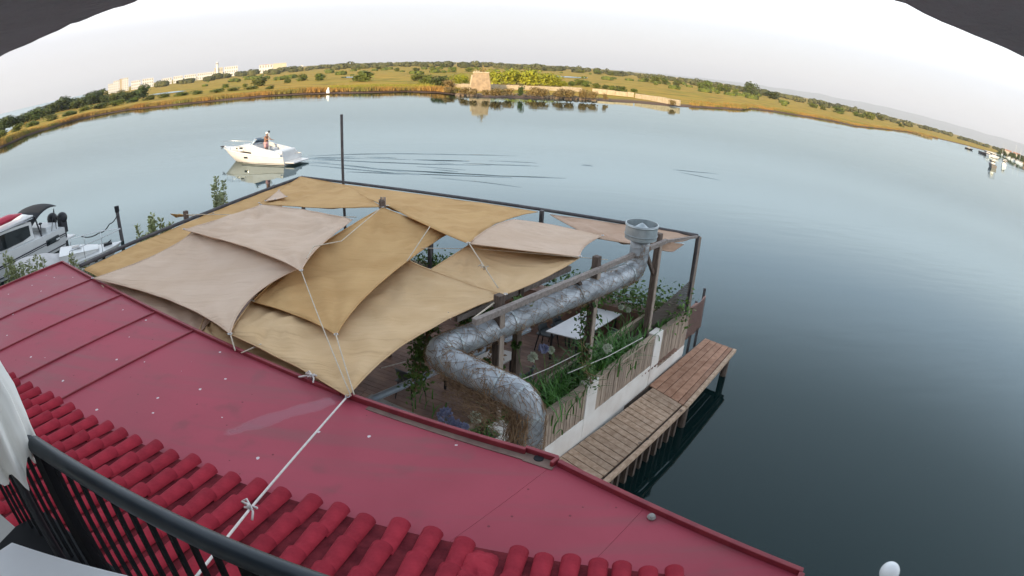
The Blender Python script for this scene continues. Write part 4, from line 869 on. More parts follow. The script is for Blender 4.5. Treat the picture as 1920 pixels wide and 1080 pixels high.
ap=V((-7.279,18.213,4.2)); g=MB(); g.tube([fc,lerp(fc,ap,.25)-UP*.015,lerp(fc,ap,.5)-UP*.02,lerp(fc,ap,.75)-UP*.015,ap],.045,8); obj('beam',g,'beam_dark',pg,smooth=60)
nl=V((-9.752,9.36,4.2)); g=MB(); g.tube([ap,lerp(ap,nl,.5)-UP*.02,nl],.05,8); obj('beam',g,'beam_dark',pg,smooth=60)
g=MB(); g.bar(fc-UP*.02,b1+UP*.0,.05,.06); obj('beam',g,'beam_wood',pg)
for px in ((0.682,14.54,4.2),(-7.224,18.123,4.2),(-2.378,15.451,4.2)):
    q=V(px); q=q*.996; post('post',q.x,q.y,-1.0,4.24,.10,'beam_dark',-24)
q=V((-1.841,11.879,4)); post('post',*(V((-2.433,15.995,2.2)).xy),1.3,3.72,.11,'beam_dark'); 
fq=V((-2.83,11.693,4.9)); post('post',fq.x,fq.y,1.3,5.05,.11,'post_wood'); lq=V((-8.819,13.058,4.25)); post('post',lq.x,lq.y,.3,4.42,.13,'post_wood')
for i in range(4):
    o=.045; g=MB(); g.bar((fq.x+(i-1.5)*.035,fq.y,4.95),(fq.x+(i-1.5)*.035,fq.y,5.08+.05*(i%2)),.02,.05); obj('wedge',g,'post_light',pg)
# inner beam along the edge of the sails
ib0=V((-0.836,7.981,4.16)); ib1=V((1.092,10.458,4.16)); g=MB(); g.bar(ib0,ib1,.07,.10); obj('beam',g,'beam_wood',pg)
ibd=(ib1-ib0).normalized(); q=ib0+(ib1-ib0)*.50; post('post',q.x,q.y,1.3,4.3,.12,'post_wood')
# ---- white fence of planters at the far edge seen through the gap between sails
fpz=thing('far_planter',lerp(apex,farR,.45)+UP*ZD,'long dark planter box of ivy at the far terrace edge','planter')
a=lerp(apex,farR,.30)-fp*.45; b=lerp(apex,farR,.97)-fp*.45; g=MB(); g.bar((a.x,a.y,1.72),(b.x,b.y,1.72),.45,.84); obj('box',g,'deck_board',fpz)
# ---------------------------------------------------------------- shade sails
def sail(name,m_,label,C,mids=(None,None,None,None),bow=.06,sag=.10,seed=1,wr=.014,n=40,group=None):
    """four corners in order; edges are curved (mid points given, or bowed inward); cloth sags and creases from its corners"""
    C=[V(c) for c in C]; cen=(C[0]+C[1]+C[2]+C[3])/4; E=[]
    for i in range(4):
        a,b=C[i],C[(i+1)%4]
        md=V(mids[i]) if mids[i] else (a+b)/2+(cen-(a+b)/2).normalized()*(b-a).length*bow
        ct=md*2-(a+b)/2; E.append((a,ct,b))
    def ed(i,t): a,c,b=E[i]; return a*(1-t)**2+c*2*t*(1-t)+b*t*t
    size=max((C[0]-C[2]).length,(C[1]-C[3]).length)
    def fn(u,v):
        p=ed(0,u)*(1-v)+ed(2,1-u)*v + ed(3,1-v)*(1-u)+ed(1,v)*u - (C[0]*(1-u)*(1-v)+C[1]*u*(1-v)+C[2]*u*v+C[3]*(1-u)*v)
        z=-sag*.55*16*u*(1-u)*v*(1-v)
        for k,c in enumerate(C):
            d=p-c; L=Vector((d.x,d.y)).length/size; an=math.atan2(d.y,d.x)
            z+=wr*2.2*math.sin(an*17+seed*1.7+k*2+2*noise.noise(V(an*2,seed,k)))*math.exp(-L*3.6)*min(1,L*7)
        z+=wr*3.0*noise.noise(V(p.x*.9+seed*9,p.y*.9,0))+wr*2.0*noise.noise(V(p.x*3.2+p.y*1.5+seed*5,p.y*1.1,2))
        q=p.copy(); q.z+=z*(1 if 0<u<1 and 0<v<1 else .25); return q
    r=thing(name,(cen.x,cen.y,min(c.z for c in C)),label,'shade sail',group)
    g=MB(); g.grid(fn,n,n); cl=obj('cloth',g,m_,r,smooth=True,solid=.004)
    P=[fn(i/n,0) for i in range(n+1)]+[fn(1,i/n) for i in range(1,n+1)]+[fn(1-i/n,1) for i in range(1,n+1)]+[fn(0,1-i/n) for i in range(1,n+1)]
    g=MB(); g.tube(P,.011,5,cap=False); obj('hem',g,m_,cl,smooth=True)
    for c in C[:4]:
        g=MB(); g.tube([(c.x+.028*math.cos(a*.785),c.y+.028*math.sin(a*.785),c.z+.01) for a in range(9)],.006,5); obj('corner_ring',g,'steel',cl)
    return r
sail('shade_sail','khaki','long khaki sail strip along the left beam behind the large pink sail',[(-7.26,18.006,4.17),(-9.529,9.255,4.17),(-8.216,8.713,4.15),(-6.305,13.851,4.13)],bow=.0,sag=.05,seed=2)
sail('shade_sail','pink_brown','tan sail half hidden under the large pink sail along the left of the roof edge',[(-8.575,8.693,4.19),(-4.905,8.071,4.12),(-4.828,6.847,4.12),(-7.713,8.002,4.15)],bow=-.02,sag=.06,seed=3)
sail('shade_sail','khaki_pale','creased tan sail under the lowest khaki sail along the roof edge',[(-5.031,7.574,4.14),(-2.263,6.543,4.1),(-1.85,5.558,4.1),(-4.784,6.833,4.14)],bow=.0,sag=.08,seed=4,wr=.018)
sail('shade_sail','khaki','khaki sail at the far left corner below the tall mooring pole',[(-7.239,18.015,4.26),(-5.156,16.661,4.27),(-2.834,11.661,4.92),(-6.247,12.653,4.72)],(None,None,(-4.523,12.05,4.78),(-6.764,15.163,4.45)),bow=.0,sag=.10,seed=5,wr=.018)
sail('shade_sail','khaki','broad khaki sail along the far beam ending in a point above the gap',[(-5.395,16.866,4.24),(0.563,14.311,4.24),(-0.797,9.585,4.86),(-2.763,11.914,4.88)],(None,(-0.298,12.162,4.55),(-1.642,10.471,4.88),(-3.681,13.681,4.6)),bow=.0,sag=.16,seed=6,wr=.02)
sail('shade_sail','pink','small pale triangular sail tip lying at the far left sail',[(-6.665,14.865,4.52),(-5.936,13.702,4.62),(-5.997,13.101,4.7),(-6.199,12.941,4.7)],bow=.0,sag=.0,seed=7,n=8,wr=.004)
sail('shade_sail','khaki','large khaki sail in the middle hung from the central post top',[(-2.782,11.543,4.94),(-1.255,10.59,4.72),(-2.371,6.752,4.41),(-4.14,7.76,4.37)],((-1.929,11.055,4.8),(-2.121,8.521,4.5),(-3.159,7.352,4.37),(-3.723,9.627,4.6)),sag=.12,seed=8,wr=.015)
sail('shade_sail','pink','large pale pink sail on the left reaching the red roof edge',[(-6.758,10.219,4.76),(-3.58,8.553,4.66),(-3.931,6.508,4.42),(-8.451,8.437,4.32)],((-5.114,9.578,4.74),(-4.06,7.616,4.52),(-5.795,7.65,4.34),(-7.219,9.328,4.54)),sag=.12,seed=9,wr=.008)
sail('shade_sail','pink','pale pink creased sail between the far left sail and the large pink one',[(-6.901,10.073,4.84),(-5.942,12.117,4.82),(-3.266,10.835,4.86),(-3.341,8.083,4.8)],((-6.41,10.869,4.84),(-4.559,11.622,4.82),(-3.423,9.125,4.82),(-4.764,9.049,4.82)),sag=.10,seed=10,wr=.022)
sail('shade_sail','khaki_pale','lowest khaki sail pulled to a point at the red roof edge',[(-4.022,6.63,4.36),(-1.842,9.468,4.55),(-0.097,8.513,4.38),(-1.851,5.439,4.3)],((-3.965,9.479,4.33),(-1.002,9.101,4.38),(-1.291,7.007,4.32),(-2.788,6.06,4.31)),sag=.05,seed=11,wr=.022,n=34)
sail('shade_sail','khaki_pale','khaki sail on the right below the pale pink strip sail',[(-0.82,10.103,4.66),(1.266,10.34,4.44),(-0.164,8.487,4.36),(-1.443,9.353,4.42)],((0.222,10.501,4.46),(0.544,9.318,4.38),(-0.717,8.969,4.34),(-1.142,9.664,4.54)),sag=.10,seed=12,wr=.012)
sail('shade_sail','pink','pale pink strip sail between the broad khaki sail and the vent duct',[(-0.803,9.769,4.8),(0.002,12.091,4.62),(1.915,11.957,4.4),(1.247,10.196,4.5)],((-0.426,11.047,4.76),(0.871,12.199,4.5),(1.433,10.987,4.46),(0.212,10.026,4.62)),sag=.06,seed=13,wr=.010)
sail('shade_sail','pink_brown','pinkish sail along the far beam behind the round vent',[(0.893,14.298,4.19),(4.466,13.161,4.19),(3.228,12.044,4.28),(1.858,12.173,4.28)],(None,(3.945,12.593,4.2),(2.499,12.128,4.22),(1.494,12.946,4.2)),bow=.0,sag=.08,seed=14,wr=.02)
sail('shade_sail','pink_brown','small brown sail corner hanging under the beam right of the vent',[(3.117,12.115,4.3),(3.883,12.279,4.22),(3.599,12.106,4.08),(3.152,12.057,4.12)],bow=.0,sag=.03,seed=15,n=10)
sail('shade_sail','khaki','small khaki sail outside the left beam by the shrubs',[(-9.725,13.573,4.2),(-8.213,13.592,4.2),(-8.147,13.396,4.12),(-9.611,13.672,4.06)],bow=.05,sag=.02,seed=16,n=10)
# ---------------------------------------------------------------- ropes
def rope(pts,label,r=.011,m_='rope',sagz=.0,knot=None):
    P=[V(p) for p in pts]; Q=[]
    for i in range(len(P)-1):
        for k in range(10): t=k/10; q=lerp(P[i],P[i+1],t); q.z-=sagz*4*t*(1-t); Q.append(q)
    Q.append(P[-1]); 
    if not knot:
        g=MB(); g.tube(Q,r,6); return tag(obj('rope',g,m_,smooth=True),label,'rope')
    rt_=thing('rope',P[-1],label,'rope'); g=MB(); g.tube(Q,r,6); obj('line',g,m_,rt_,smooth=True)
    k=V(knot); rr=random.Random(2); g=MB(); pts=[k+V(rr.gauss(0,.03),rr.gauss(0,.03),rr.gauss(.01,.02)) for _ in range(14)]; g.tube(pts,r*1.0,6); g.tube([k,k+V(-.05,.05,.03),k+V(-.11,.06,-.02)],r*.9,5); g.tube([k,k+V(.04,-.05,.0),k+V(.05,-.12,-.03)],r*.9,5); obj('knot',g,m_,rt_,smooth=True)
    return rt_
rope([(-1.857,5.373,4.32),(-2.021,2.986,4.75),(-1.777,1.753,5.35)],'pale rope with a knot running over the red roof to the balcony',.012,'rope_white',knot=(-2.011,3,4.77))
rope([(-3.341,8.083,4.8),(-1.789,5.379,4.36)],'thin rope from the point of the pink creased sail to the roof edge',.009)
rope([(-2.358,6.714,4.43),(-1.757,5.406,4.36)],'short rope from the middle khaki sail down to the roof edge',.010)
rope([(-8.58,12.719,4.42),(-3.253,11.108,4.84)],'taut tan rope from the left post to the knot by the mooring pole',.011)
rope([(-2.801,11.333,4.96),(-3.012,9.274,4.92),(-3.444,9.001,4.9),(-3.412,8.542,4.84)],'rope lying slack over the pink creased sail below the central post',.010)
rope([(-1.585,10.305,4.92),(-1.839,9.301,4.58)],'short rope bridging the gap right of the middle khaki sail',.010)
rope([(-0.776,9.557,4.86),(-0.224,8.669,4.42)],'rope with knot from the broad khaki sail point to the beam',.010,knot=(-0.477,9.038,4.64))
rope([(-1.667,9.811,4.66),(-0.619,10.061,4.6),(1.782,10.211,4.46)],'long thin rope below the pale pink strip sail',.007)
rope([(-3.931,6.508,4.42),(-3.796,6.335,4.26)],'short rope tying the large pink sail to the roof edge',.011)
rope([(-3.43,6.491,4.32),(-3.68,6.293,4.26)],'short rope tying the lowest khaki sail to the roof edge',.011)
rope([(-2.395,5.836,4.32),(-2.622,5.834,4.26)],'white knotted rope end on the lower edge of the lowest khaki sail',.012,'rope_white',knot=(-2.414,5.79,4.33))
rope([(-0.097,8.466,4.4),(-0.553,7.592,4.36)],'double cord from the sail corner to the end of the pergola beam',.014)
rope([(-0.936,7.789,4.36),(-0.905,7.87,4.2)],'tiny cord hanging from the right edge of the lowest khaki sail',.009)
rope([(-2.071,7.978,3.2),(-1.715,8.238,3.2)],'pale cord stretched below the sail above the dark deck',.009,'rope_white')
rope([(1.097,9.217,2.55),(1.936,9.838,2.6),(2.8,10.7,2.6)],'tight white cord through the planter flowers nearest the table',.008,'rope_white')
rope([(0.124,8.825,2.55),(0.766,9.39,2.55),(1.419,9.977,2.6)],'tight white cord through the planter flowers nearest the first post',.008,'rope_white')
rope([(-21.557,21.2,1),(-20.334,21.399,1.1),(-20.216,22.254,1.3),(-20.243,23.133,1.6)],'dark mooring rope slung from the outboard motor to the dark pile',.03,'rope_dark',sagz=.12)
# ---------------------------------------------------------------- mooring pole
q=V((-5.406,17.124,4.2)); q=V(q.x,q.y,0)*1.004; g=MB(); g.tube([(q.x,q.y,-2),(q.x,q.y,3),(q.x-.02,q.y,6.4)],.045,10); tag(obj('mooring_pole',g,'beam_dark',smooth=50),'tall thin dark mooring pole rising behind the far sails','pole')
q=V((-20.413,23.442,0)); r=thing('mooring_pile',(q.x,q.y,-.5),'dark leaning mooring pile at the bow of the small moored boat','pile')
g=MB(); g.tube([(q.x,q.y,-1.5),(q.x-.15,q.y,1.85)],[.115,.105],9); obj('shaft',g,'beam_dark',r,smooth=50)
g=MB(); g.tube([(q.x-.13,q.y,1.6),(q.x-.15,q.y,1.9)],.14,9); obj('cap',g,'black_cloth',r,smooth=50)

# ---------------------------------------------------------------- ventilation duct
dct=thing('ventilation_duct',(0.4,6.2,1.3),'large silver ventilation duct wrapped in wire mesh with round cap','duct')
ZP=3.88; d0=V((0.32,6.38,3.78)); d1=V((-1.152,7.329,3.9)); d2=V((2.518,11.452,3.95)); RD=.205
def fillet(P,r,n=7):
    P=[V(p) for p in P]; out=[P[0]]
    for i in range(1,len(P)-1):
        a=(P[i-1]-P[i]).normalized(); b=(P[i+1]-P[i]).normalized()
        for k in range(n+1):
            t=k/n; p0=P[i]+a*r; p1=P[i]+b*r; out.append(p0*(1-t)**2+P[i]*2*t*(1-t)+p1*t*t)
    out.append(P[-1]); return out
cp_=V((2.575,11.121,4.62)); d2b=V(cp_.x,cp_.y,3.95)
path=fillet([V(d0.x,d0.y,2.2),V(d0.x,d0.y,3.80),d1,V(d2b.x,d2b.y,3.95),V(d2b.x,d2b.y,4.62)],.34)
# resample
fine=[]
for a,b in zip(path[:-1],path[1:]):
    n=max(1,int((b-a).length/.14)); fine += [lerp(a,b,k/n) for k in range(n)]
fine.append(path[-1])
rs=[RD*(1+.03*noise.noise(p*2.2)+(.012 if i%2 else -.012)) for i,p in enumerate(fine)]
g=MB(); g.tube(fine,rs,24,cap=True); pipe=obj('pipe',g,'duct',dct,smooth=True)
# joint bands
tot=len(fine)
for k in (9,13,16,22,27,30,38,50,62,72):
    if k<tot-2:
        a,b=fine[k],fine[k+1]; t=(b-a).normalized(); g=MB(); g.tube([a-t*.02,a+t*.02],RD*1.045,22); obj('joint_band',g,'galv',pipe,smooth=50)
g=MB(); z0=4.62; c=V(d2b.x,d2b.y,z0); g.lathe(c,[(.22,-.02),(.24,.0),(.335,.03),(.335,.335),(.345,.34),(.325,.345),(.32,.06),(.0,.05)],30,cap=False); vc_=obj('vent_cap',g,'galv',dct,smooth=40)
g=MB(); g.lathe(c,[(.342,.10),(.348,.11),(.348,.125),(.342,.13)],30,cap=False); g.lathe(c,[(.342,.29),(.350,.30),(.350,.32),(.342,.33)],30,cap=False); obj('cap_band',g,'galv',vc_,smooth=40)
g=MB(); g.lathe(c+UP*.22,[(.20,0),(.02,.13)],18); obj('cone',g,'galv',vc_,smooth=30)
# wire netting: two families of helices round the pipe
def frames(P):
    out=[]; a=None
    for i,p in enumerate(P):
        t=(P[min(i+1,len(P)-1)]-P[max(i-1,0)]).normalized(); a=(a-t*a.dot(t)).normalized() if a is not None else t.orthogonal().normalized(); out.append((p,t,a,t.cross(a)))
    return out
FR=frames(fine); g=MB(); rnd=random.Random(6)
cum=[0]
for a,b in zip(fine[:-1],fine[1:]): cum.append(cum[-1]+(b-a).length)
def on_pipe(s,an,r):
    i=0
    lo,hi=0,len(cum)-1
    while hi-lo>1:
        m_=(lo+hi)//2
        if cum[m_]<=s: lo=m_
        else: hi=m_
    t=(s-cum[lo])/max(1e-6,cum[hi]-cum[lo]); p=lerp(FR[lo][0],FR[hi][0],t); A_=FR[lo][2]; B_=FR[lo][3]; return p+(A_*math.cos(an)+B_*math.sin(an))*r
TL=cum[-1]
for fam in (-1,1):
    for k in range(9):
        ph=2*math.pi*k/9; P=[]; s=.05
        while s<TL-.25:
            P.append(on_pipe(s,ph+fam*s*3.4+.22*math.sin(s*9+k)+.25*noise.noise(V(s*2,k*3,fam*5)),RD*1.05+.006+.012*noise.noise(V(s*3,k,fam)))); s+=.06
        g.tube(P,.0022,3,cap=False)
tag(obj('wire_mesh',g,'wire',dct),kind='stuff')
# dry creeper twigs hanging under and round the pipe
g=MB(); rnd=random.Random(16)
for i in range(560):
    s=rnd.uniform(.2,TL-.1); 
    if rnd.random()<.45: s=rnd.uniform(.5,3.0)
    an=rnd.uniform(0,6.28); P=[]; r=RD*1.08
    for k in range(9):
        p=on_pipe(min(max(s,.05),TL-.05),an,r+.02*rnd.random()); 
        p.z-=.018*k*(rnd.random() if s<3.2 else .5*rnd.random()); P.append(p); s+=rnd.gauss(.02,.05); an+=rnd.gauss(.12,.22)
    g.tube(P,rnd.uniform(.002,.0045),3,cap=False)
a0,a1=lerp(d0,d1,.12)+UP*.05,lerp(d0,d1,.8)+UP*.0
for i in range(420):   # the hanging tangle below the first run
    t=rnd.random(); p=lerp(a0,a1,t); sag=.20+.55*math.sin(math.pi*min(1,max(0,t)))**1.2; P=[]
    q=p+V(rnd.gauss(0,.10),rnd.gauss(0,.10),-RD*.7)
    q.z-=rnd.random()*sag
    d=(a1-a0).normalized()
    for k in range(7): P.append(q.copy()); q=q+d*rnd.gauss(0,.07)+V(rnd.gauss(0,.03),rnd.gauss(0,.03),rnd.gauss(-.004,.035))
    g.tube(P,rnd.uniform(.002,.004),3,cap=False)
b0_,b1_=V(d0.x,d0.y,3.7),V(d0.x,d0.y,2.7)
for i in range(150):
    an=rnd.uniform(2.4,4.6); q=V(d0.x+RD*1.15*math.cos(an),d0.y+RD*1.15*math.sin(an),3.75-rnd.random()*.2); P=[]
    for k in range(9): P.append(q.copy()); q=q+V(rnd.gauss(-.006,.02),rnd.gauss(0,.02),-rnd.uniform(.03,.12))
    g.tube(P,rnd.uniform(.002,.005),3,cap=False)
tag(obj('dry_creeper',g,'vine_dry'),'tangle of dry brown creeper stems hanging on the ventilation duct','creeper',kind='stuff')
# leafy creeper on the duct and posts
def leaves(g,rnd,pts,n,spread,size):
    for i in range(n):
        p=V(rnd.choice(pts))+V(rnd.gauss(0,spread),rnd.gauss(0,spread),rnd.gauss(0,spread)); s=size*rnd.uniform(.6,1.3)
        nn=V(rnd.gauss(0,.6),rnd.gauss(-.3,.6),rnd.gauss(.6,.5)).normalized(); t=nn.orthogonal().normalized(); b=nn.cross(t); a=rnd.uniform(0,6.28); t,b=t*math.cos(a)+b*math.sin(a),b*math.cos(a)-t*math.sin(a)
        k=len(g.v); g.v += [tuple(p-t*s),tuple(p+b*s*.5+nn*s*.1),tuple(p+t*s),tuple(p-b*s*.5+nn*s*.1)]; g.f.append((k,k+1,k+2,k+3))
def creeper(name,label,pts,n,spread,size,m_='leaf',seed=1,stem=True):
    rnd=random.Random(seed); P=[V(p) for p in pts]; r=thing(name,P[0],label,'creeper')
    dense=[]
    for a,b in zip(P[:-1],P[1:]): dense += [lerp(a,b,k/8) for k in range(8)]
    dense.append(P[-1])
    g=MB(); leaves(g,rnd,dense,n,spread,size); tag(obj('foliage',g,m_,r),kind='stuff')
    g=MB()
    for k in range(5): g.tube([q+V(rnd.gauss(0,spread*.6),rnd.gauss(0,spread*.6),rnd.gauss(0,spread*.4)) for q in dense[::3]+[dense[-1]]],.007,4,cap=False)
    obj('stems',g,'vine_dry',r); return r
creeper('leafy_creeper','green creeper clump at the bend of the silver duct',[(-1.333,7.393,3.55),(-1.395,7.703,3.65),(-1.366,7.96,3.75),(-1.201,8.193,3.85)],420,.09,.045,seed=3)
creeper('leafy_creeper','green creeper hanging below the duct bend over the deck',[(-1.337,7.23,3.6),(-1.415,7.408,3.2)],180,.10,.045,seed=4)
creeper('leafy_creeper','green creeper along the beam between the sail and the duct',[(-0.818,8.223,3.98),(-0.543,8.512,4),(-0.253,8.818,4.02)],330,.07,.045,seed=5)
creeper('leafy_creeper','small creeper tuft on top of the second inner post',[(0.08,8.603,4.2),(0.228,8.794,4.2)],60,.06,.04,seed=6)
creeper('leafy_creeper','creeper twining down the second post beside the white table',[(1.481,10.087,3.7),(1.487,10.191,3.2),(1.498,10.019,2.7),(1.492,9.869,2.3)],420,.11,.05,seed=7)
creeper('leafy_creeper','dry creeper twining round the first post beside the grey table',[(-0.221,8.374,3.6),(-0.269,8.89,2.9),(-0.269,9.232,2.3)],200,.09,.045,m_='vine_dry',seed=8)
creeper('leafy_creeper','brown withered creeper lying along the underside of the duct',[(-0.699,7.874,3.6),(-0.231,8.564,3.65),(0.258,9.238,3.65),(0.695,9.633,3.7)],260,.06,.045,m_='vine_dry',seed=9)
creeper('leafy_creeper','dense dark ivy hedge along the far terrace edge behind the white table',[V(*(lerp(apex,farR,.72)-fp*.45).xy,2.3),V(*(lerp(apex,farR,.85)-fp*.45).xy,2.35),V(*(lerp(apex,farR,.97)-fp*.5).xy,2.3)],1900,.24,.06,seed=10)
creeper('leafy_creeper','dark ivy seen through the gap between the sails',[V(*(lerp(apex,farR,.38)-fp*.45).xy,2.25),V(*(lerp(apex,farR,.50)-fp*.45).xy,2.25),V(*(lerp(apex,farR,.60)-fp*.45).xy,2.2)],1200,.16,.06,seed=11)
# thin grey pipes below the sails
g=MB(); P=fillet([(-0.123,6.389,3),(-2.15,7.28,3),(0.367,10.091,3)],.12,6); g.tube(P,.058,14); tag(obj('grey_pipe',g,'pipe_grey',smooth=50),'thin blue grey pipe bent round under the sails above the deck','pipe')
# low wall cap near the roof edge
cw=thing('low_wall',V((-1.658,8.169,2.2)).xy.to_3d()+UP*ZD,'low wall with pale grey cap stones below the roof edge','wall')
a=V((-2.593,8.609,2.2)); b=V((-0.683,7.492,2.2)); d=(b-a).normalized(); s=V(-d.y,d.x,0)
g=MB(); g.bar((a.x,a.y,1.7),(b.x,b.y,1.7),.25,.8); obj('body',g,'white_wall',cw)
n=4
for k in range(n):
    p=lerp(a,b,k/n)+d*.004;q=lerp(a,b,(k+1)/n)-d*.004; g=MB(); g.bar((p.x,p.y,2.13),(q.x,q.y,2.13),.36,.06); obj('cap_stone',g,'grey_cap',cw,bevel=.006)
# ---------------------------------------------------------------- planting in the planter wall
def agapanthus(base,label,seed,nleaf=46,hl=.5,flowers=(),spread=.24):
    nleaf=int(nleaf*1.15); rnd=random.Random(seed); base=V(base); r=thing('agapanthus_plant',base,label,'plant'); g=MB()
    for i in range(nleaf):
        a=rnd.uniform(0,6.28); o=V(math.cos(a),math.sin(a),0); L=hl*rnd.uniform(.7,1.25); s=V(-o.y,o.x,0); p0=base+V(rnd.gauss(0,spread),rnd.gauss(0,spread),0); lean=rnd.uniform(.3,1.0); k0=len(g.v); wv=rnd.uniform(.010,.017)
        for k in range(6):
            t=k/5; q=p0+o*(L*lean*t*t*.9)+UP*(L*(t-.38*lean*t*t*1.25)); ww=wv*(1-.9*t**3); g.v += [tuple(q-s*ww),tuple(q+s*ww)]
        for k in range(5): g.f.append((k0+2*k,k0+2*k+1,k0+2*k+3,k0+2*k+2))
    tag(obj('leaves',g,'leaf_strap',r),kind='stuff')
    for (dx,dy,h,rad,m_) in flowers:
        top=base+V(dx,dy,h); g=MB(); g.tube([base+V(dx*.2,dy*.2,0),base+V(dx*.6,dy*.6,h*.55),top],.007,5); st=obj('stem',g,'leaf',r)
        g=MB()
        for i in range(70):
            n_=V(rnd.gauss(0,1),rnd.gauss(0,1),rnd.gauss(.2,1)).normalized(); p=top+n_*rad*rnd.uniform(.75,1.05); t=n_.orthogonal().normalized(); b=n_.cross(t); q=.016+rad*.13
            for (u1,v1) in ((t,b),(b,-t)): k=len(g.v); g.v += [tuple(p-u1*q),tuple(p+n_*q*1.2),tuple(p+u1*q),tuple(p-n_*q*.5)]; g.f.append((k,k+1,k+2,k+3))
            g.tube([top,p],.0025,3,cap=False)
        obj('flower_head',g,m_,st)
    return r
def pl(k,n=-.4): return PW(k,n,1.98)
FW,FB='flower_white','flower_blue'
labs=['strap leaved plant with one round white flower between first two pillars','strap leaved clump right beside the middle white pillar','strap leaved clump with tall stems next to the second post','strap leaved clump leaning over the first slat panel']
agapanthus(pl(s_p1+.35),'bushy strap leaved plant just past the nearer white pillar',1,80,.6,[(.0,-.1,.75,.05,FW)])
agapanthus(pl(s_p1+.85),'lush strap leaved plant with a round white flower head in the second panel',2,110,.62,[(.15,-.15,.52,.085,FW)])
agapanthus(pl(s_p1+1.35),'strap leaved clump in the middle of the second slat panel',3,100,.6)
agapanthus(pl(s_p1+1.85),'strap leaved clump with tall thin stems left of the farther white pillar',4,80,.6,[(-.1,.1,1.0,.05,FW),(.1,.2,.9,.045,FW)])
agapanthus(pl(s_p2+.3),'leafy plant right at the farther white pillar',5,60,.4,[(.0,.0,.85,.05,FW)])
agapanthus(pl(s_p2+.8),'small leafy plant in the third panel by the chain link net',6,50,.36,[(-.15,.1,.9,.06,'leaf')])
agapanthus(pl(s_p1-.35),'strap leaved plant just before the nearer white pillar',7,90,.55,[(-.3,.2,.75,.06,FW)])
agapanthus(pl(s_p1-.85),'strap leaved plant with a pale star flower in the first panel',8,100,.55,[(-.15,.35,.9,.085,FB),(-.35,.1,.85,.08,FW)])
agapanthus(pl(s_p1-1.35),'strap leaved plant with tall green seed heads in the first panel',9,100,.55,[(-.35,.4,1.15,.085,'leaf'),(-.6,.1,.8,.07,'leaf')])
agapanthus(pl(s_p1-1.85),'strap leaved plant with a seed head next to the silver duct',10,90,.55,[(-.55,.35,1.0,.075,'leaf')])
agapanthus(V((-0.499,7.617,1.9)),'dark leafy plant below the duct beside white flowers',11,90,.5,[(.0,.1,.62,.10,FW),(-.2,.0,.3,.06,FW)])
agapanthus(V((-0.888,7.563,1.9)),'agapanthus with large blue flower heads at the roof edge',12,30,.35,[(-.08,.0,.72,.13,FB),(.08,-.10,.58,.12,FB),(.20,-.10,.56,.10,FB)])
agapanthus(V((-1.489,8.889,1.9)),'agapanthus with a pale faded flower on a thin stem near the grey pipe',13,10,.3,[(-.05,.1,1.15,.085,FW)])
creeper('leafy_creeper','trailing green plant spilling over the nearer white pillar',[PW(s_p1-.05,.0,2.15),PW(s_p1-.15,.03,2.35),PW(s_p1-.2,-.1,2.6)],160,.09,.04,m_='leaf',seed=31)
g=MB(); c=V((-0.069,7.955,2.05)); g.frust((c.x,c.y),.36,.36,.36,.36,1.0,2.2,wd_); tag(obj('white_pillar',g,'white_wall',bevel=.02),'short white pillar beside the foot of the silver duct','pillar')
# chain link net and red screen at the far end
def lattice(g,a,b,z0,z1,n,m_,r=.004,za=None):
    a=V(a);b=V(b)
    for k in range(-m_,n):
        for sg in (0,1):
            P=[]
            for j in range(m_+1):
                u_=(k+j)/n; 
                if sg: u_=1-u_
                if -0.001<=u_<=1.001:
                    q=lerp(a,b,u_); top=z1 if za is None else za+(z1-za)*u_; q.z=z0+(top-z0)*j/m_; P.append(q)
            if len(P)>1: g.tube(P,r,3,cap=False)
nt_=thing('chain_link_net',PW(s_p2+.2,-.3,2.0),'brown chain link net between the third post and the corner post','net')
p3=V((3.528,12.847,2.6)); a=PW(s_p2+.1,-.35,0); b=V(fc.x,fc.y,0)
g=MB(); lattice(g,a,b,1.95,3.05,20,17,.010,za=2.4); tag(obj('mesh',g,'chain',nt_),kind='stuff')
g=MB(); g.tube([(b.x,b.y,1.95),(b.x,b.y,3.0)],.012,6); obj('edge_wire',g,'chain',nt_)
sc=thing('red_screen',(farR.x,farR.y,1.2),'reddish woven screen panel between dark stakes at the walkway end','screen')
a=V((4.859,13.529,1.1)); b=V((5.777,14.517,1.1)); a=PW(end+.03,.02,0); b=a+wd_*1.05
g=MB(); g.grid(lambda u_,v_: V(lerp(a,b,u_).x,lerp(a,b,u_).y,1.25+.02*math.sin(u_*9)+v_*(.95+.03*math.sin(u_*7)))+wn*.012*math.sin(u_*14+v_*5),20,12); obj('weave',g,'net_red',sc,smooth=True,solid=.012)
g=MB(); lattice(g,a+wn*.025,b+wn*.025,1.26,2.18,30,26,.002); obj('strands',g,'chain',sc)['kind']='stuff'
for t_,z in ((.03,2.25),(.5,2.2),(1,2.42)):
    q=lerp(a,b,t_)-wn*.06; g=MB(); g.bar((q.x,q.y,.6),(q.x,q.y,z),.06,.06); obj('stake',g,'beam_dark',sc)
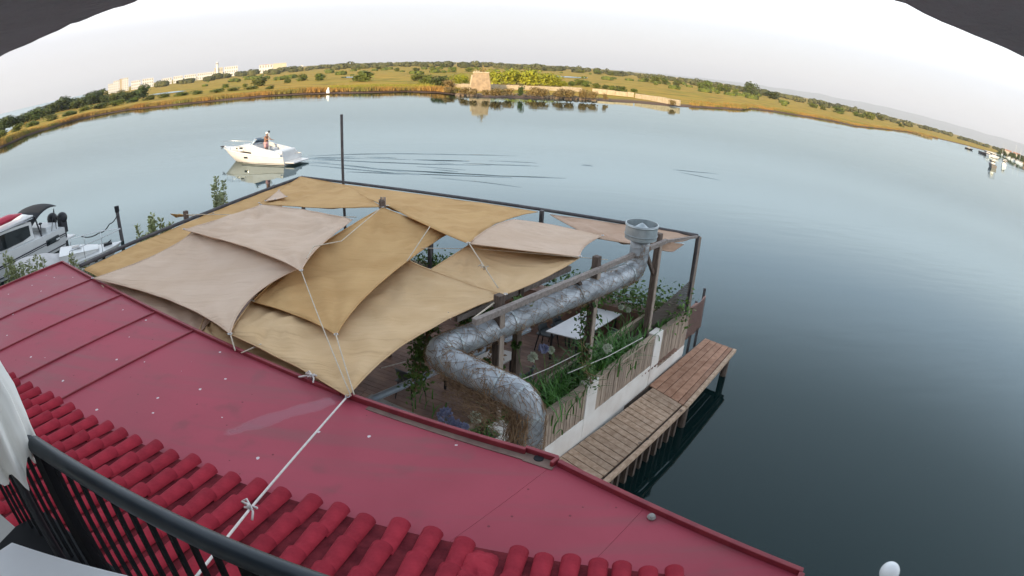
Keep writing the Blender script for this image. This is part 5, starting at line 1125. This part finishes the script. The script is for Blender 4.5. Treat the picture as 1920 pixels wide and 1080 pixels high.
# ---------------------------------------------------------------- tables and chairs
def table(name,c0,du,dv,L,Wd,zt,m_,label,split=0):
    c0=V(c0); r=thing(name,V(c0.x,c0.y,ZD),label,'table'); n=split or 1
    for k in range(n):
        a=c0+du*(L*k/n+.004); b=c0+du*(L*(k+1)/n-.004); g=MB(); P=[a,b,b+dv*Wd,a+dv*Wd]
        cr=(P[1]-P[0]).cross(P[2]-P[1]).z; P=P if cr>0 else P[::-1]; g.prism([(p.x,p.y) for p in P],zt-.025,zt); obj('table_top',g,m_,r,bevel=.004)
        for (i,j) in ((.1,.12),(.9,.12),(.1,.88),(.9,.88)):
            q=a+(b-a)*i+dv*Wd*j; g=MB(); g.bar((q.x,q.y,ZD),(q.x,q.y,zt-.025),.04,.04,up=du); obj('leg',g,'dark_metal',r)
    return r
du=dirv(50.7); dv=dirv(-25)
t1=V((0.818,11.935,2.05)); table('dining_table',t1,du,dv,1.95,.82,2.05,'table_white','white double table on the deck beside the second post',2)
t2=V((0.245,10.79,2.05)); table('dining_table',t2-du*1.15-dv*1.15,du,dv,1.15,1.15,2.05,'table_grey','beige grey square table on the deck behind the first post',1)
def chair(loc,face,label,group=None):
    loc=V(loc); f=dirv(face); s=V(-f.y,f.x,0); r=thing('chair',V(loc.x,loc.y,ZD),label,'chair',group); o=V(loc.x,loc.y,ZD)
    g=MB(); g.grid(lambda a,b:o+s*((a-.5)*.44)+f*((b-.5)*.44)+UP*(.45-.03*math.sin(a*3.14)*math.sin(b*3.14)),6,6); obj('seat',g,'chair_grey',r,smooth=True,solid=.02)
    def bk(a,b):
        an=(a-.5)*2.1; return o-f*(.22*math.cos(an)-.02+.10*b-.0)+s*(.245*math.sin(an))+UP*(.45+b*.36*(1-.35*abs(a-.5)**2*4*.6))
    g=MB(); g.grid(bk,12,6); obj('backrest',g,'chair_grey',r,smooth=True,solid=.022)
    for i in(-1,1):
        for j in(-1,1):
            g=MB(); g.tube([o+s*.17*i+f*.16*j+UP*.44,o+s*.23*i+f*.23*j],[.018,.012],6); obj('leg',g,'dark_metal',r)
    return r
chair(t1+du*.55-dv*.28,-25,'dark grey shell chair at the near left side of the white table')
chair(t1+du*1.15-dv*.30,-25,'dark grey shell chair at the far left side of the white table')
chair(t1+du*1.35+dv*1.08,155,'dark grey chair half hidden at the right side of the white table')
chair(t1+du*.5+dv*1.08,155,'dark chair at the near right side of the white table behind flowers')
chair(t2-du*.5+dv*.35,155,'dark chair at the right side of the beige grey table')
chair(V((-2.014,10.019,1.3)),60,'dark chair in the shade under the lowest khaki sail')

# ---------------------------------------------------------------- shrubs left of the terrace
def willow(base,h,label,seed,n=7,spread=.5):
    rnd=random.Random(seed); base=V(base); r=thing('willow_shrub',base,label,'shrub'); gs=MB(); g=MB()
    for i in range(n):
        a=rnd.uniform(0,6.28); o=V(math.cos(a),math.sin(a),0)*spread*rnd.uniform(.2,1); H_=h*rnd.uniform(.6,1.05); P=[base+o*.3+o*t*.8+UP*H_*t+V(rnd.gauss(0,.03),rnd.gauss(0,.03),0) for t in (0,.25,.5,.75,1)]
        gs.tube(P,[.03,.024,.018,.012,.005],5)
        for k in range(int(190*h/2.5)):
            t=rnd.uniform(.22,1); j=min(3,int(t*4)); p=lerp(P[j],P[j+1],t*4-j); an=rnd.uniform(0,6.28); dd=V(math.cos(an),math.sin(an),rnd.uniform(.2,1.1)).normalized(); L=rnd.uniform(.08,.18); q=p+dd*rnd.uniform(.0,.30)*(1.15-t); s=dd.orthogonal().normalized()*L*.24; k0=len(g.v)
            g.v += [tuple(q),tuple(q+dd*L*.5+s),tuple(q+dd*L),tuple(q+dd*L*.5-s)]; g.f.append((k0,k0+1,k0+2,k0+3))
    obj('stems',gs,'bark',r); tag(obj('leaves',g,'leaf_pale',r),kind='stuff'); return r
def sh(p,z=.45): p=V(p); return V(p.x,p.y,z)
willow(V(-12.6,15.6,.45),3.1,'tall pale leaved shrub beside the mooring pile, left of its pair',1,9,.55)
willow(V(-11.9,16.1,.45),3.15,'tall pale leaved shrub nearest the left sail post',2,8,.5)
willow(V(-11.2,19.1,.45),3.8,'slender pale shrub standing alone left of the far sail corner',3,6,.45)
willow(V(-13.9,13.5,.6),2.5,'low pale shrub between the small moored boat and the left beam',4,6,.5)
willow(V(-15.3,12.5,.8),2.3,'leafy shrub at the tip of the red roof by the moored boats',5,8,.7)
willow(V(-17.3,12.4,.8),2.4,'dark leafy shrub along the red roof edge in front of the big moored boat',6,8,.8)

# ---------------------------------------------------------------- boats
def hull_grid(st,n=9):
    """st: list of (x, half beam at deck, half beam at chine, keel z, chine z, deck z)"""
    return st
class Frame:
    def __init__(s,o,ang,zs=1.0): s.o=V(o); s.x=dirv(ang); s.y=V(-s.x.y,s.x.x,0); s.zs=zs
    def __call__(s,x,y,z): return s.o+s.x*x+s.y*y+UP*z*s.zs
def hull(F,st,g):
    k0=len(g.v); m_=7
    xm=max(q[0] for q in st)
    for (x,bd_,bc,kz,cz,dz) in st:
        xo=x; rk=.95*max(0,x/xm)**7 if xm>0 else 0
        for y,z in ((-bd_,dz),(-(bd_*.97+bc*.03),dz*.55+cz*.45),(-bc,cz),(0,kz),(bc,cz),((bd_*.97+bc*.03),dz*.55+cz*.45),(bd_,dz)): g.v.append(tuple(F(xo-(dz-z)*rk,y,z)))
    for i in range(len(st)-1):
        for j in range(m_-1): a=k0+i*m_+j; g.f.append((a,a+1,a+m_+1,a+m_))
    g.f.append(tuple(k0+j for j in range(m_))); return g
def deckface(F,st,g,z=0,ins=.02):
    k0=len(g.v)
    for (x,bd_,bc,kz,cz,dz) in st: g.v += [tuple(F(x,-bd_+ins,dz+z)),tuple(F(x,0,dz+z+.06)),tuple(F(x,bd_-ins,dz+z))]
    for i in range(len(st)-1):
        for j in range(2): a=k0+i*3+j; g.f.append((a,a+3,a+4,a+1))
# running cruiser, bow to the left
bow=V((-26.253,46.328,0)); st_=V((-18.296,43.97,0)); ang=math.degrees(math.atan2((bow-st_).y,(bow-st_).x)); LB=(bow-st_).length
F=Frame((st_.x,st_.y,0),ang,.82); k=LB/8.6
b1_=thing('motor_cruiser',F(4,0,0),'white motor cruiser under way across the water with one person aboard','boat')
prof=[(0,1.28,1.15,-.3,.05,.85),(1.5,1.38,1.22,-.35,.05,.95),(3.5,1.42,1.22,-.4,.05,1.12),(5.2,1.34,1.05,-.38,.10,1.28),(6.6,1.05,.68,-.28,.22,1.40),(7.7,.60,.28,-.05,.45,1.50),(8.3,.22,.07,.30,.85,1.55),(8.55,.03,.02,.9,1.2,1.57)]
prof=[(x*k,b*k,c*k,d,e_,f) for x,b,c,d,e_,f in prof]
g=MB(); hull(F,prof,g); obj('hull',g,'gel',b1_,smooth=45)
g=MB(); deckface(F,prof[3:],g,.0); obj('foredeck',g,'gel',b1_,smooth=45)
g=MB(); 
for sg in (-1,1): g.tube([F(x,sg*(b+.02),dz-.10) for x,b,c,kz,cz,dz in prof],.035,6)
obj('rub_rail',g,'gel_grey',b1_,smooth=True)
g=MB(); g.tube([F(x,sg_*(c+.03),.16) for sg_ in (1,) for x,b,c,kz,cz,dz in prof[:4]],.03,5); g.tube([F(x,-(c+.03),.16) for x,b,c,kz,cz,dz in prof[:4]],.03,5); obj('boot_stripe',g,'boat_stripe',b1_)
cab=[(3.55,1.12,1.0,1.1,1.15,1.95),(4.4,1.15,1.05,1.2,1.25,1.98),(5.4,1.0,.95,1.25,1.3,1.86),(6.4,.72,.7,1.33,1.38,1.66),(7.2,.35,.35,1.42,1.45,1.52)]
cab=[(x*k,b*k,c*k,d,e_,f) for x,b,c,d,e_,f in cab]; g=MB(); hull(F,cab,g); deckface(F,cab,g,0,0); obj('cabin_top',g,'gel',b1_,smooth=40)
for sg in (-1,1):
    g=MB(); 
    for (x,y,z,wd2,h2) in ((5.35,1.0,1.58,.24,.07),(6.0,.84,1.52,.13,.06)): g.ball(F(x*k,sg*y*k*1.0,z),1,7,(.001,.001,.001)); 
    g=MB(); g.box(F(5.2*k,sg*1.0*k,1.62),F.x,F.y,UP,.24,.05,.07); obj('porthole',g,'dark_glass',b1_,bevel=.03)
    g=MB(); g.box(F(5.95*k,sg*.85*k,1.56),F.x,F.y,UP,.11,.05,.05); obj('porthole',g,'dark_glass',b1_,bevel=.03)
    g=MB(); g.box(F(4.35*k,sg*1.375*k,.72),F.x,F.y,UP,.24,.03,.08); obj('porthole',g,'dark_glass',b1_,bevel=.03)
# cockpit coaming
for sg in (-1,1):
    g=MB(); P=[(.4,.95),(1.2,1.30),(2.2,1.48),(3.0,1.66),(3.75,1.95)]
    for (x,z) in P: g.v += [tuple(F(x*k,sg*1.30*k,.8)),tuple(F(x*k,sg*1.20*k,z+.12)),tuple(F(x*k,sg*1.05*k,z+.12)),tuple(F(x*k,sg*1.02*k,.6))]
    for i in range(4):
        for j in range(3): a=i*4+j; g.f.append((a,a+4,a+5,a+1))
    g.f.append((0,1,2,3)); g.f.append((19,18,17,16)); obj('coaming',g,'gel',b1_,smooth=40)
g=MB(); g.box(F(1.9*k,0,.55),F.x,F.y,UP,1.75*k,1.15*k,.04); obj('cockpit_floor',g,'gel_grey',b1_)
g=MB(); g.box(F(.9*k,0,.95),F.x,F.y,UP,.5,1.0*k,.38); obj('stern_seat',g,'gel',b1_,bevel=.1)
g=MB(); g.box(F(-.45,0,.28),F.x,F.y,UP,.5,1.05*k,.06); obj('swim_platform',g,'gel',b1_,bevel=.03)
g=MB(); g.box(F(2.6*k,-.5,.95),F.x,F.y,UP,.25,.3,.4); obj('helm_seat',g,'gel_grey',b1_,bevel=.06)
# windscreen
g=MB(); N=12
for i in range(N+1):
    a=R(-80+160*i/N); x=3.7+.95*math.cos(a); y=1.05*math.sin(a); g.v += [tuple(F(x*k,y*k,1.93)),tuple(F((x-.55)*k,y*k*.93,2.50))]
for i in range(N): a=2*i; g.f.append((a,a+2,a+3,a+1))
ws_=obj('windscreen',g,'tint_glass',b1_,smooth=True,solid=.02)
g=MB(); g.tube([V(p) for p in [F((3.7+.95*math.cos(R(a))-.55)*k,1.05*math.sin(R(a))*k*.93,2.52) for a in range(-80,81,16)]],.03,6); obj('windscreen_frame',g,'steel',ws_,smooth=True)
g=MB(); g.box(F(3.3*k,-.35*k,2.28),F.x,F.y,UP,.12,.14,.2); obj('helm_console',g,'dark_metal',b1_,bevel=.03)
g=MB()
for sg in (-1,1): g.tube([F(4.6*k,sg*1.3*k,1.28),F(4.75*k,sg*1.27*k,1.75),F(6.4*k,sg*1.02*k,1.98),F(7.8*k,sg*.5*k,2.12),F(8.75*k,0,2.15)],.018,5); 
for x,y in ((5.6,1.18),(6.7,.95),(7.8,.5)):
    for sg in (-1,1): g.tube([F(x*k,sg*y*k,1.35),F(x*k,sg*y*k,2.03)],.014,4)
obj('bow_rail',g,'steel',b1_,smooth=True)
g=MB(); g.box(F(8.75*k,0,1.58),F.x,F.y,UP,.2,.09,.05); g.tube([F(8.7*k,0,1.5),F(8.95*k,0,1.3)],.04,5); obj('anchor',g,'dark_metal',b1_)
g=MB(); g.tube([F(1.85*k,.95*k,1.2),F(1.8*k,.95*k,3.3)],.022,6); ms_=obj('mast',g,'gel',b1_); g=MB(); g.ball(F(1.8*k,.95*k,3.36),.10,7); obj('mast_lamp',g,'dark_metal',ms_,smooth=True)
# person standing in the cockpit, turned aft with arms reaching forward
def person(F,x,y,z0,label):
    r=thing('person',F(x,y,z0),label,'person')
    def J(dx,dy,dz): return F(x+dx,y+dy,z0+dz)
    # facing aft = -x ; verts: pelvis first
    vs={'pel':(0,0,.93,.16),'spine':(-.02,0,1.15,.15),'chest':(-.09,0,1.36,.175),'neck':(-.14,0,1.54,.065),'head0':(-.17,0,1.63,.085),'head1':(-.18,0,1.76,.095),
        'hl':(0,.11,.88,.10),'kl':(-.08,.13,.48,.065),'al':(.0,.13,.08,.045),'tl':(-.17,.14,.04,.04),'hr':(0,-.11,.88,.10),'kr':(-.02,-.14,.48,.065),'ar':(.04,-.14,.08,.045),'tr':(-.13,-.15,.04,.04),
        'sl':(-.10,.20,1.46,.07),'el':(-.30,.27,1.27,.047),'wl':(-.55,.22,1.28,.034),'fl':(-.66,.20,1.29,.036),'sr':(-.10,-.20,1.46,.07),'er':(-.28,-.27,1.24,.047),'wr':(-.52,-.22,1.18,.034),'fr':(-.63,-.20,1.18,.036)}
    ed=[('pel','spine'),('spine','chest'),('chest','neck'),('neck','head0'),('head0','head1'),('pel','hl'),('hl','kl'),('kl','al'),('al','tl'),('pel','hr'),('hr','kr'),('kr','ar'),('ar','tr'),('chest','sl'),('sl','el'),('el','wl'),('wl','fl'),('chest','sr'),('sr','er'),('er','wr'),('wr','fr')]
    names=list(vs); me=bpy.data.meshes.new('body'); org=wloc(r)
    me.from_pydata([tuple(J(*vs[n][:3])-org) for n in names],[(names.index(a),names.index(b)) for a,b in ed],[]); me.update()
    o=bpy.data.objects.new('body',me); S.collection.objects.link(o); o.parent=r
    md=o.modifiers.new('skin','SKIN'); me.skin_vertices or None
    if not me.skin_vertices:
        bm=bmesh.new(); bm.from_mesh(me); bm.verts.layers.skin.verify(); bm.to_mesh(me); bm.free()
    for i,n in enumerate(names):
        s_=me.skin_vertices[0].data[i]; s_.radius=(vs[n][3],vs[n][3]); s_.use_root=(i==0)
    o.modifiers.new('sub','SUBSURF').levels=1; o.modifiers['sub'].render_levels=2; me.materials.append(MT['skin'])
    # shorts, cap and face
    g=MB(); g.tube([J(0,0,1.02),J(0,0,.90),J(-.02,0,.82)],[.19,.205,.19],14)
    for sg in(-1,1): g.tube([J(0,sg*.10,.88),J(-.05,sg*.13,.55)],[.125,.12],12)
    obj('shorts',g,'shorts_pink',r,smooth=True)
    g=MB(); g.ball(J(-.17,0,1.77),.118,9,(1,1,.85)); g.box(J(-.30,0,1.78),F.x,F.y,UP,.08,.07,.012); obj('cap',g,'cap_white',r,smooth=40)
    g=MB(); g.ball(J(-.272,0,1.68),.022,5,(1,.8,1.2)); obj('nose',g,'skin',r)
    for sg in(-1,1): g=MB(); g.ball(J(-.262,sg*.035,1.71),.013,5); obj('eye',g,'black_cloth',r); g=MB(); g.ball(J(-.17,sg*.10,1.69),.028,5,(1,.5,1.4)); obj('ear',g,'skin',r)
    for sg in(-1,1):
        for f_ in range(4): g=MB(); g.tube([J(-.66,sg*.20+(f_-1.5)*.022,1.29 if sg>0 else 1.18),J(-.72,sg*.20+(f_-1.5)*.024,1.28 if sg>0 else 1.17),J(-.75,sg*.20+(f_-1.5)*.024,1.25 if sg>0 else 1.14)],[.011,.010,.008],5); obj('finger',g,'skin',r)
        g=MB(); g.tube([J(-.60,sg*.165,1.30 if sg>0 else 1.19),J(-.66,sg*.13,1.31 if sg>0 else 1.20)],[.012,.009],5); obj('thumb',g,'skin',r)
    return r
person(Frame((st_.x,st_.y,0),ang),2.75*k,.35*k,.78,'tanned person in a white cap and pink shorts standing in the white cruiser')

# big moored cruiser at the left edge
F=Frame((-25.6,22.4,0),268); b=thing('moored_cruiser',F(4,0,0),'large white moored cruiser with black bimini top at the left edge','boat')
pr=[(0,1.55,1.4,-.3,.05,1.15),(2.5,1.65,1.45,-.35,.05,1.25),(5,1.65,1.4,-.35,.08,1.4),(7,1.4,1.05,-.3,.15,1.55),(8.6,.9,.5,-.1,.4,1.7),(9.6,.1,.04,.5,1.0,1.8)]
g=MB(); hull(F,pr,g); obj('hull',g,'gel',b,smooth=45)
g=MB(); deckface(F,pr,g,-.02); obj('deck',g,'gel_grey',b,smooth=45)
for zz,rr in ((.80,.035),(.70,.02),(.22,.03)):
    g=MB()
    for sg in(-1,1): g.tube([F(x,sg*(bd_*.99+.02-(.10 if zz<.5 else 0)),zz+.12*x/9) for x,bd_,c,d_,e_,f in pr[:5]],rr,5)
    obj('hull_stripe',g,'boat_stripe',b,smooth=True)
g=MB(); g.box(F(1.15,1.60,.78),F.x,F.y,UP,.55,.05,.16); obj('hull_window',g,'dark_glass',b,bevel=.05)
g=MB(); g.box(F(.75,1.63,.74),F.x,F.y,UP,.14,.03,.05); obj('hull_vent',g,'gel',b)
cb=[(2.3,1.25,1.3,1.2,1.25,2.15),(4.2,1.25,1.3,1.3,1.35,2.35),(6.2,1.1,1.15,1.45,1.5,2.35),(7.6,.75,.8,1.6,1.65,1.95)]
g=MB(); hull(F,cb,g); deckface(F,cb,g,0,0); obj('cabin',g,'gel',b,smooth=40)
for sg in(-1,1):
    g=MB(); k0=0
    for (x,z0,z1,y) in ((2.55,1.50,2.05,1.31),(3.2,1.42,2.12,1.325),(4.4,1.45,2.22,1.32),(6.0,1.6,2.22,1.2)): g.v += [tuple(F(x,sg*y,z0)),tuple(F(x,sg*(y-.02),z1))]
    for i in range(3): g.f.append((2*i,2*i+2,2*i+3,2*i+1))
    obj('cabin_window',g,'dark_glass',b,solid=.03)
g=MB(); g.box(F(4.4,0,2.42),F.x,F.y,UP,2.3,1.32,.05); obj('hardtop',g,'gel',b,bevel=.04)
g=MB(); g.tube([F(2.0,sg_*1.2,2.32) if False else F(2.2+x,1.3,2.30+.03*x) for x in (0,1.5,3,4.2)],.03,5); obj('grab_rail',g,'steel',b)
def bim(u_,v_): return F(.15+2.3*u_,(v_-.5)*2.5,2.30+.34*math.sin(math.pi*(u_*.75+.22))*1.0-.30*abs(v_-.5)**2*2-.55*u_*u_*.7)
g=MB(); g.grid(bim,12,10); obj('bimini_top',g,'black_cloth',b,smooth=True,solid=.03)
g=MB(); g.grid(lambda u_,v_:F(2.2+1.3*u_,(v_-.5)*2.3,2.55-.08*u_+.06*math.sin(u_*6)-.2*abs(v_-.5)**2*2),8,8); obj('white_cover',g,'curtain_white',b,smooth=True,solid=.02)
g=MB()
for sg in(-1,1):
    for p,q,rr in ((F(.35,sg*1.2,2.28),F(.5,sg*1.35,1.2),.025),(F(.35,sg*1.2,2.28),F(.9,sg*1.35,1.2),.02),(F(1.9,sg*1.15,2.3),F(1.75,sg*1.35,1.2),.05)):
        g=MB(); g.tube([p,q],rr,6); obj('bimini_pole',g,'dark_metal',b)
g=MB(); g.box(F(.7,0,1.30),F.x,F.y,UP,.5,1.2,.18); obj('stern_seat',g,'gel_grey',b,bevel=.05)
g=MB(); g.tube([F(1.55,1.1,1.25),F(1.5,1.1,1.75)],.03,6); g.ball(F(1.5,1.1,1.8),.12,7,(1,1,.5)); obj('winch',g,'dark_metal',b)
g=MB(); g.box(F(-.5,0,.35),F.x,F.y,UP,.55,1.3,.05); obj('swim_platform',g,'gel',b,bevel=.02)
def outboard(F,x,y,lab,par):
    g=MB(); g.ball(F(x,y,1.55),.5,10,(.75,.62,.62)); g.box(F(x+.05,y,1.15),F.x,F.y,UP,.25,.17,.45); g.box(F(x,y,.4),F.x,F.y,UP,.12,.07,.6); o=obj('outboard_motor',g,'dark_metal',par,smooth=35); return o
outboard(F,-.35,.1,'',b); outboard(F,-.45,.95,'',b)
g=MB(); g.tube([F(2.7,1.0,2.72),F(3.6,.9,2.80),F(4.8,.8,2.80),F(5.8,.7,2.72)],[.05,.34,.34,.06],10); g.v=[(x,y,2.72+(z-2.72)*.55) for x,y,z in g.v]; tag(obj('red_kayak',g,'red_plastic',smooth=True),'red kayak lying on the roof of the large moored cruiser','kayak')
# small moored boat, bow to the right
bw=V((-17.752,20.285,1)); F=Frame((bw.x-4.2,bw.y-3.9,0),42); b=thing('moored_boat',F(3,0,0),'small white moored cabin boat with grey cockpit cover behind the left beam','boat')
pr=[(0,1.15,1.05,-.2,.05,.80),(1.8,1.2,1.05,-.25,.05,.85),(3.4,1.12,.9,-.22,.1,.93),(4.6,.78,.45,-.1,.25,1.0),(5.4,.32,.12,.2,.6,1.06),(5.7,.05,.02,.6,.9,1.08)]
g=MB(); hull(F,pr,g); obj('hull',g,'gel',b,smooth=45)
g=MB(); deckface(F,pr,g,-.01); obj('deck',g,'gel',b,smooth=45)
cb=[(2.5,.85,.9,.85,.9,1.30),(3.4,.75,.8,.9,.95,1.25),(4.5,.4,.45,1.0,1.02,1.12)]; g=MB(); hull(F,cb,g); deckface(F,cb,g,0,0); obj('cabin_top',g,'gel',b,smooth=40)
g=MB(); g.box(F(3.35,0,1.33),F.x,F.y,UP,.28,.26,.02); ht_=obj('hatch',g,'gel_grey',b,bevel=.02); g=MB(); g.box(F(3.35,0,1.355),F.x,F.y,UP,.2,.19,.01); obj('hatch_glass',g,'dark_glass',ht_)
g=MB(); g.grid(lambda u_,v_:F(.0+2.6*u_,(v_-.5)*2.35,.88+.55*math.sin(math.pi*min(1,u_*.55+.32))*(1-(abs(v_-.5)*2)**2.2)+.02*math.sin(u_*13+v_*9)),14,12); obj('cockpit_cover',g,'gel_cover',b,smooth=True,solid=.02)
g=MB()
for sg in(-1,1): g.tube([F(2.9,sg*1.1,.95),F(3.1,sg*1.1,1.5),F(4.5,sg*.8,1.62),F(5.6,sg*.15,1.68),F(5.75,0,1.68)],.02,5)
for x,y in ((3.8,1.0),(4.7,.72)):
    for sg in(-1,1): g.tube([F(x,sg*y,1.0),F(x,sg*y,1.58)],.015,4)
obj('bow_rail',g,'steel',b,smooth=True)
g=MB(); g.box(F(5.0,0,1.12),F.x,F.y,UP,.22,.10,.07); g.tube([F(4.9,.1,1.1),F(5.2,-.1,1.3)],.03,5); obj('anchor_gear',g,'dark_metal',b)
for x in (3.9,4.3,4.7):
    g=MB(); g.box(F(x,-(.99-.25*(x-3.9)),.75),F.x,F.y,UP,.08,.06,.06); obj('porthole',g,'dark_glass',b,bevel=.02)
# distant boats and marina on the right
def small_boat(p,ang,L,label,hullm='gel',canopy=None,sm=1.0):
    p=V(p); F=Frame((p.x,p.y,0),ang); r=thing('small_boat',F(0,0,0),label,'boat'); s_=L/6
    pr=[(-3*s_,1.0*s_,.9*s_,-.2,.05,.9*sm),(0,1.1*s_,.95*s_,-.25,.05,1.0*sm),(2*s_,.7*s_,.4*s_,-.1,.2,1.15*sm),(3*s_,.05,.02,.4,.7,1.3*sm)]
    g=MB(); hull(F,pr,g); deckface(F,pr,g,-.02); obj('hull',g,hullm,r,smooth=45)
    g=MB(); g.box(F(-.3*s_,0,1.55*sm),F.x,F.y,UP,1.1*s_,.7*s_,.55*sm); obj('cabin',g,'gel',r,bevel=.1)
    g=MB(); g.box(F(-.3*s_,0,1.65*sm),F.x,F.y,UP,1.12*s_,.72*s_,.2*sm); obj('cabin_window',g,'dark_glass',r)
    if canopy: g=MB(); g.box(F(-1.2*s_,0,2.5*sm),F.x,F.y,UP,1.5*s_,.9*s_,.1); obj('canopy',g,canopy,r); [obj('canopy_pole',MB().tube([F(-2.4*s_,y,.9),F(-2.4*s_,y,2.5*sm)],.05,4),'steel',r) for y in (-.8*s_,.8*s_)]
    return r
small_boat((168.424,152.3,0),60,7,'dark hulled boat with pale top, nearest of the far right boats','boat_stripe','boat_stripe',1.4)
small_boat((227.95,197.574,0),50,7,'white boat with flat canopy leaving a wake at far right','gel','gel_grey',1.3)
small_boat((328.438,301.3,0),-20,18,'long low dark boat moored off the far right bank','boat_stripe',None,1.4)
small_boat((311.228,280.748,0),-10,12,'small pale orange boat just below the long dark one at far right','gel','town_yellow',1.4)
small_boat((314.275,311.479,0),-40,7,'tiny dark boat alone on the water near the end of the right bank','boat_stripe',None,.8)
for px,lab in (((530.436,450.839,0),'first'),((478.983,400.996,0),'second'),((475.771,391.632,0),'third'),((436.195,353.61,0),'fourth')): small_boat(px,30,11,'white boat berthed in the far marina, %s from its left end'%lab,'gel_grey',None,1.1)
def far_house(p,wd2,ht,m_,rm,label):
    p=V(p); r=thing('marina_house',(p.x,p.y,.5),label,'house'); dd=V(p.x,p.y,0).normalized(); s=V(dd.y,-dd.x,0); c=V(p.x,p.y,0)+dd*6
    g=MB(); g.box(c+UP*(.5+ht/2),s,dd,UP,wd2/2,5,ht/2); obj('wall',g,m_,r); g=MB(); a=c+UP*(.5+ht); X=s*(wd2/2+.4); Y=dd*5.4
    g.add([a-X-Y,a+X-Y,a+X+Y,a-X+Y,a-X+UP*2,a+X+UP*2],[(0,1,5,4),(2,3,4,5),(0,4,3),(1,2,5),(0,3,2,1)]); obj('roof',g,rm,r)
    for kx in(-.28,0,.28): g=MB(); g.box(c-dd*5.02+s*kx*wd2+UP*(.5+ht*.55),s,dd,UP,wd2*.07,.06,ht*.16); obj('window',g,'town_glass',r)
far_house((671.651,576.255,0.5),11,6.5,'marina_wall','town_roof','white house at the left end of the far marina')
far_house((621.029,522.766,0.5),9,4.5,'wall_stone','bark','low dark roofed shed between the marina houses')
far_house((649.224,538.598,0.5),11,6.5,'marina_wall','town_roof','yellowish house in the middle of the far marina')
far_house((546.57,442.739,0.5),14,5.5,'town_roof','bark','dark reddish house at the right edge of the marina')
for px,h_,lab in (((625.534,547.728,0),16,'leftmost'),((564.275,488.807,0),13,'second from left'),((538.626,449.265,0),17,'tallest'),((449.984,367.959,0),13,'rightmost')):
    p=V(px); r=thing('sailing_boat',(p.x,p.y,0),'sailing boat mast in the far marina, %s'%lab,'boat'); F=Frame((p.x,p.y,0),35)
    g=MB(); hull(F,[(-4,1.1,.9,-.2,.05,1),(0,1.3,1.0,-.3,.05,1.1),(4,.05,.02,.3,.6,1.3)],g); deckface(F,[(-4,1.1,.9,-.2,.05,1),(0,1.3,1.0,-.3,.05,1.1),(4,.05,.02,.3,.6,1.3)],g,-.02); obj('hull',g,'gel',r); g=MB(); g.tube([F(.5,0,.9),F(.5,0,h_)],.14,5); obj('mast',g,'gel_grey',r); g=MB(); g.tube([F(.5,0,2.2),F(-3.4,0,2.2)],.16,5); obj('boom',g,'boat_stripe',r)
G6='dark trees behind the far marina'
for args in (((529.662,457.666,0.6),7.134,5.246),((532.982,453.795,0.6),7.146,5.817),((536.657,449.443,0.6),7.876,6.384),((540.367,444.976,0.6),8.608,6.368),((544.046,440.47,0.6),9.343,6.93),((524.38,463.708,0.6),6.404,4.094)): bush(*args,'bush_dark','dark tree behind the houses of the far marina',G6,'round_tree','tree',var=4)

# ---------------------------------------------------------------- haze over the plain
g=MB(); g.abox(-27000,27000,-60,26000,-1.5,1000); hz=obj('haze',g,'bread')
hz.data.materials.clear(); M_=bpy.data.materials.new('haze'); M_.use_nodes=True; n=M_.node_tree; n.nodes.remove(n.nodes['Principled BSDF']); vn=n.nodes.new('ShaderNodeVolumePrincipled'); vn.inputs['Color'].default_value=(.90,.94,1,1); vn.inputs['Density'].default_value=.00007; vn.inputs['Anisotropy'].default_value=.0
n.links.new(vn.outputs[0],n.nodes['Material Output'].inputs['Volume']); hz.data.materials.append(M_); tag(hz,kind='stuff')

# things of a group that look alike are told apart by their place along the bank
ORD='leftmost,second,third,fourth,fifth,sixth,seventh,eighth,ninth,tenth,eleventh,twelfth,thirteenth,fourteenth,fifteenth,sixteenth,seventeenth,eighteenth,nineteenth,twentieth,twenty-first,twenty-second,twenty-third,twenty-fourth'.split(',')
by={}
for o in S.objects:
    if o.parent is None and o.get('group') and o.get('label'): by.setdefault((o['group'],o['label']),[]).append(o)
for (gr,lb),L in by.items():
    if len(L)>1:
        L.sort(key=lambda o:math.atan2(o.location.x,o.location.y))
        for i,o in enumerate(L): o['label']='%s, %s'%(lb,'leftmost' if i==0 else ORD[i]+' from left')
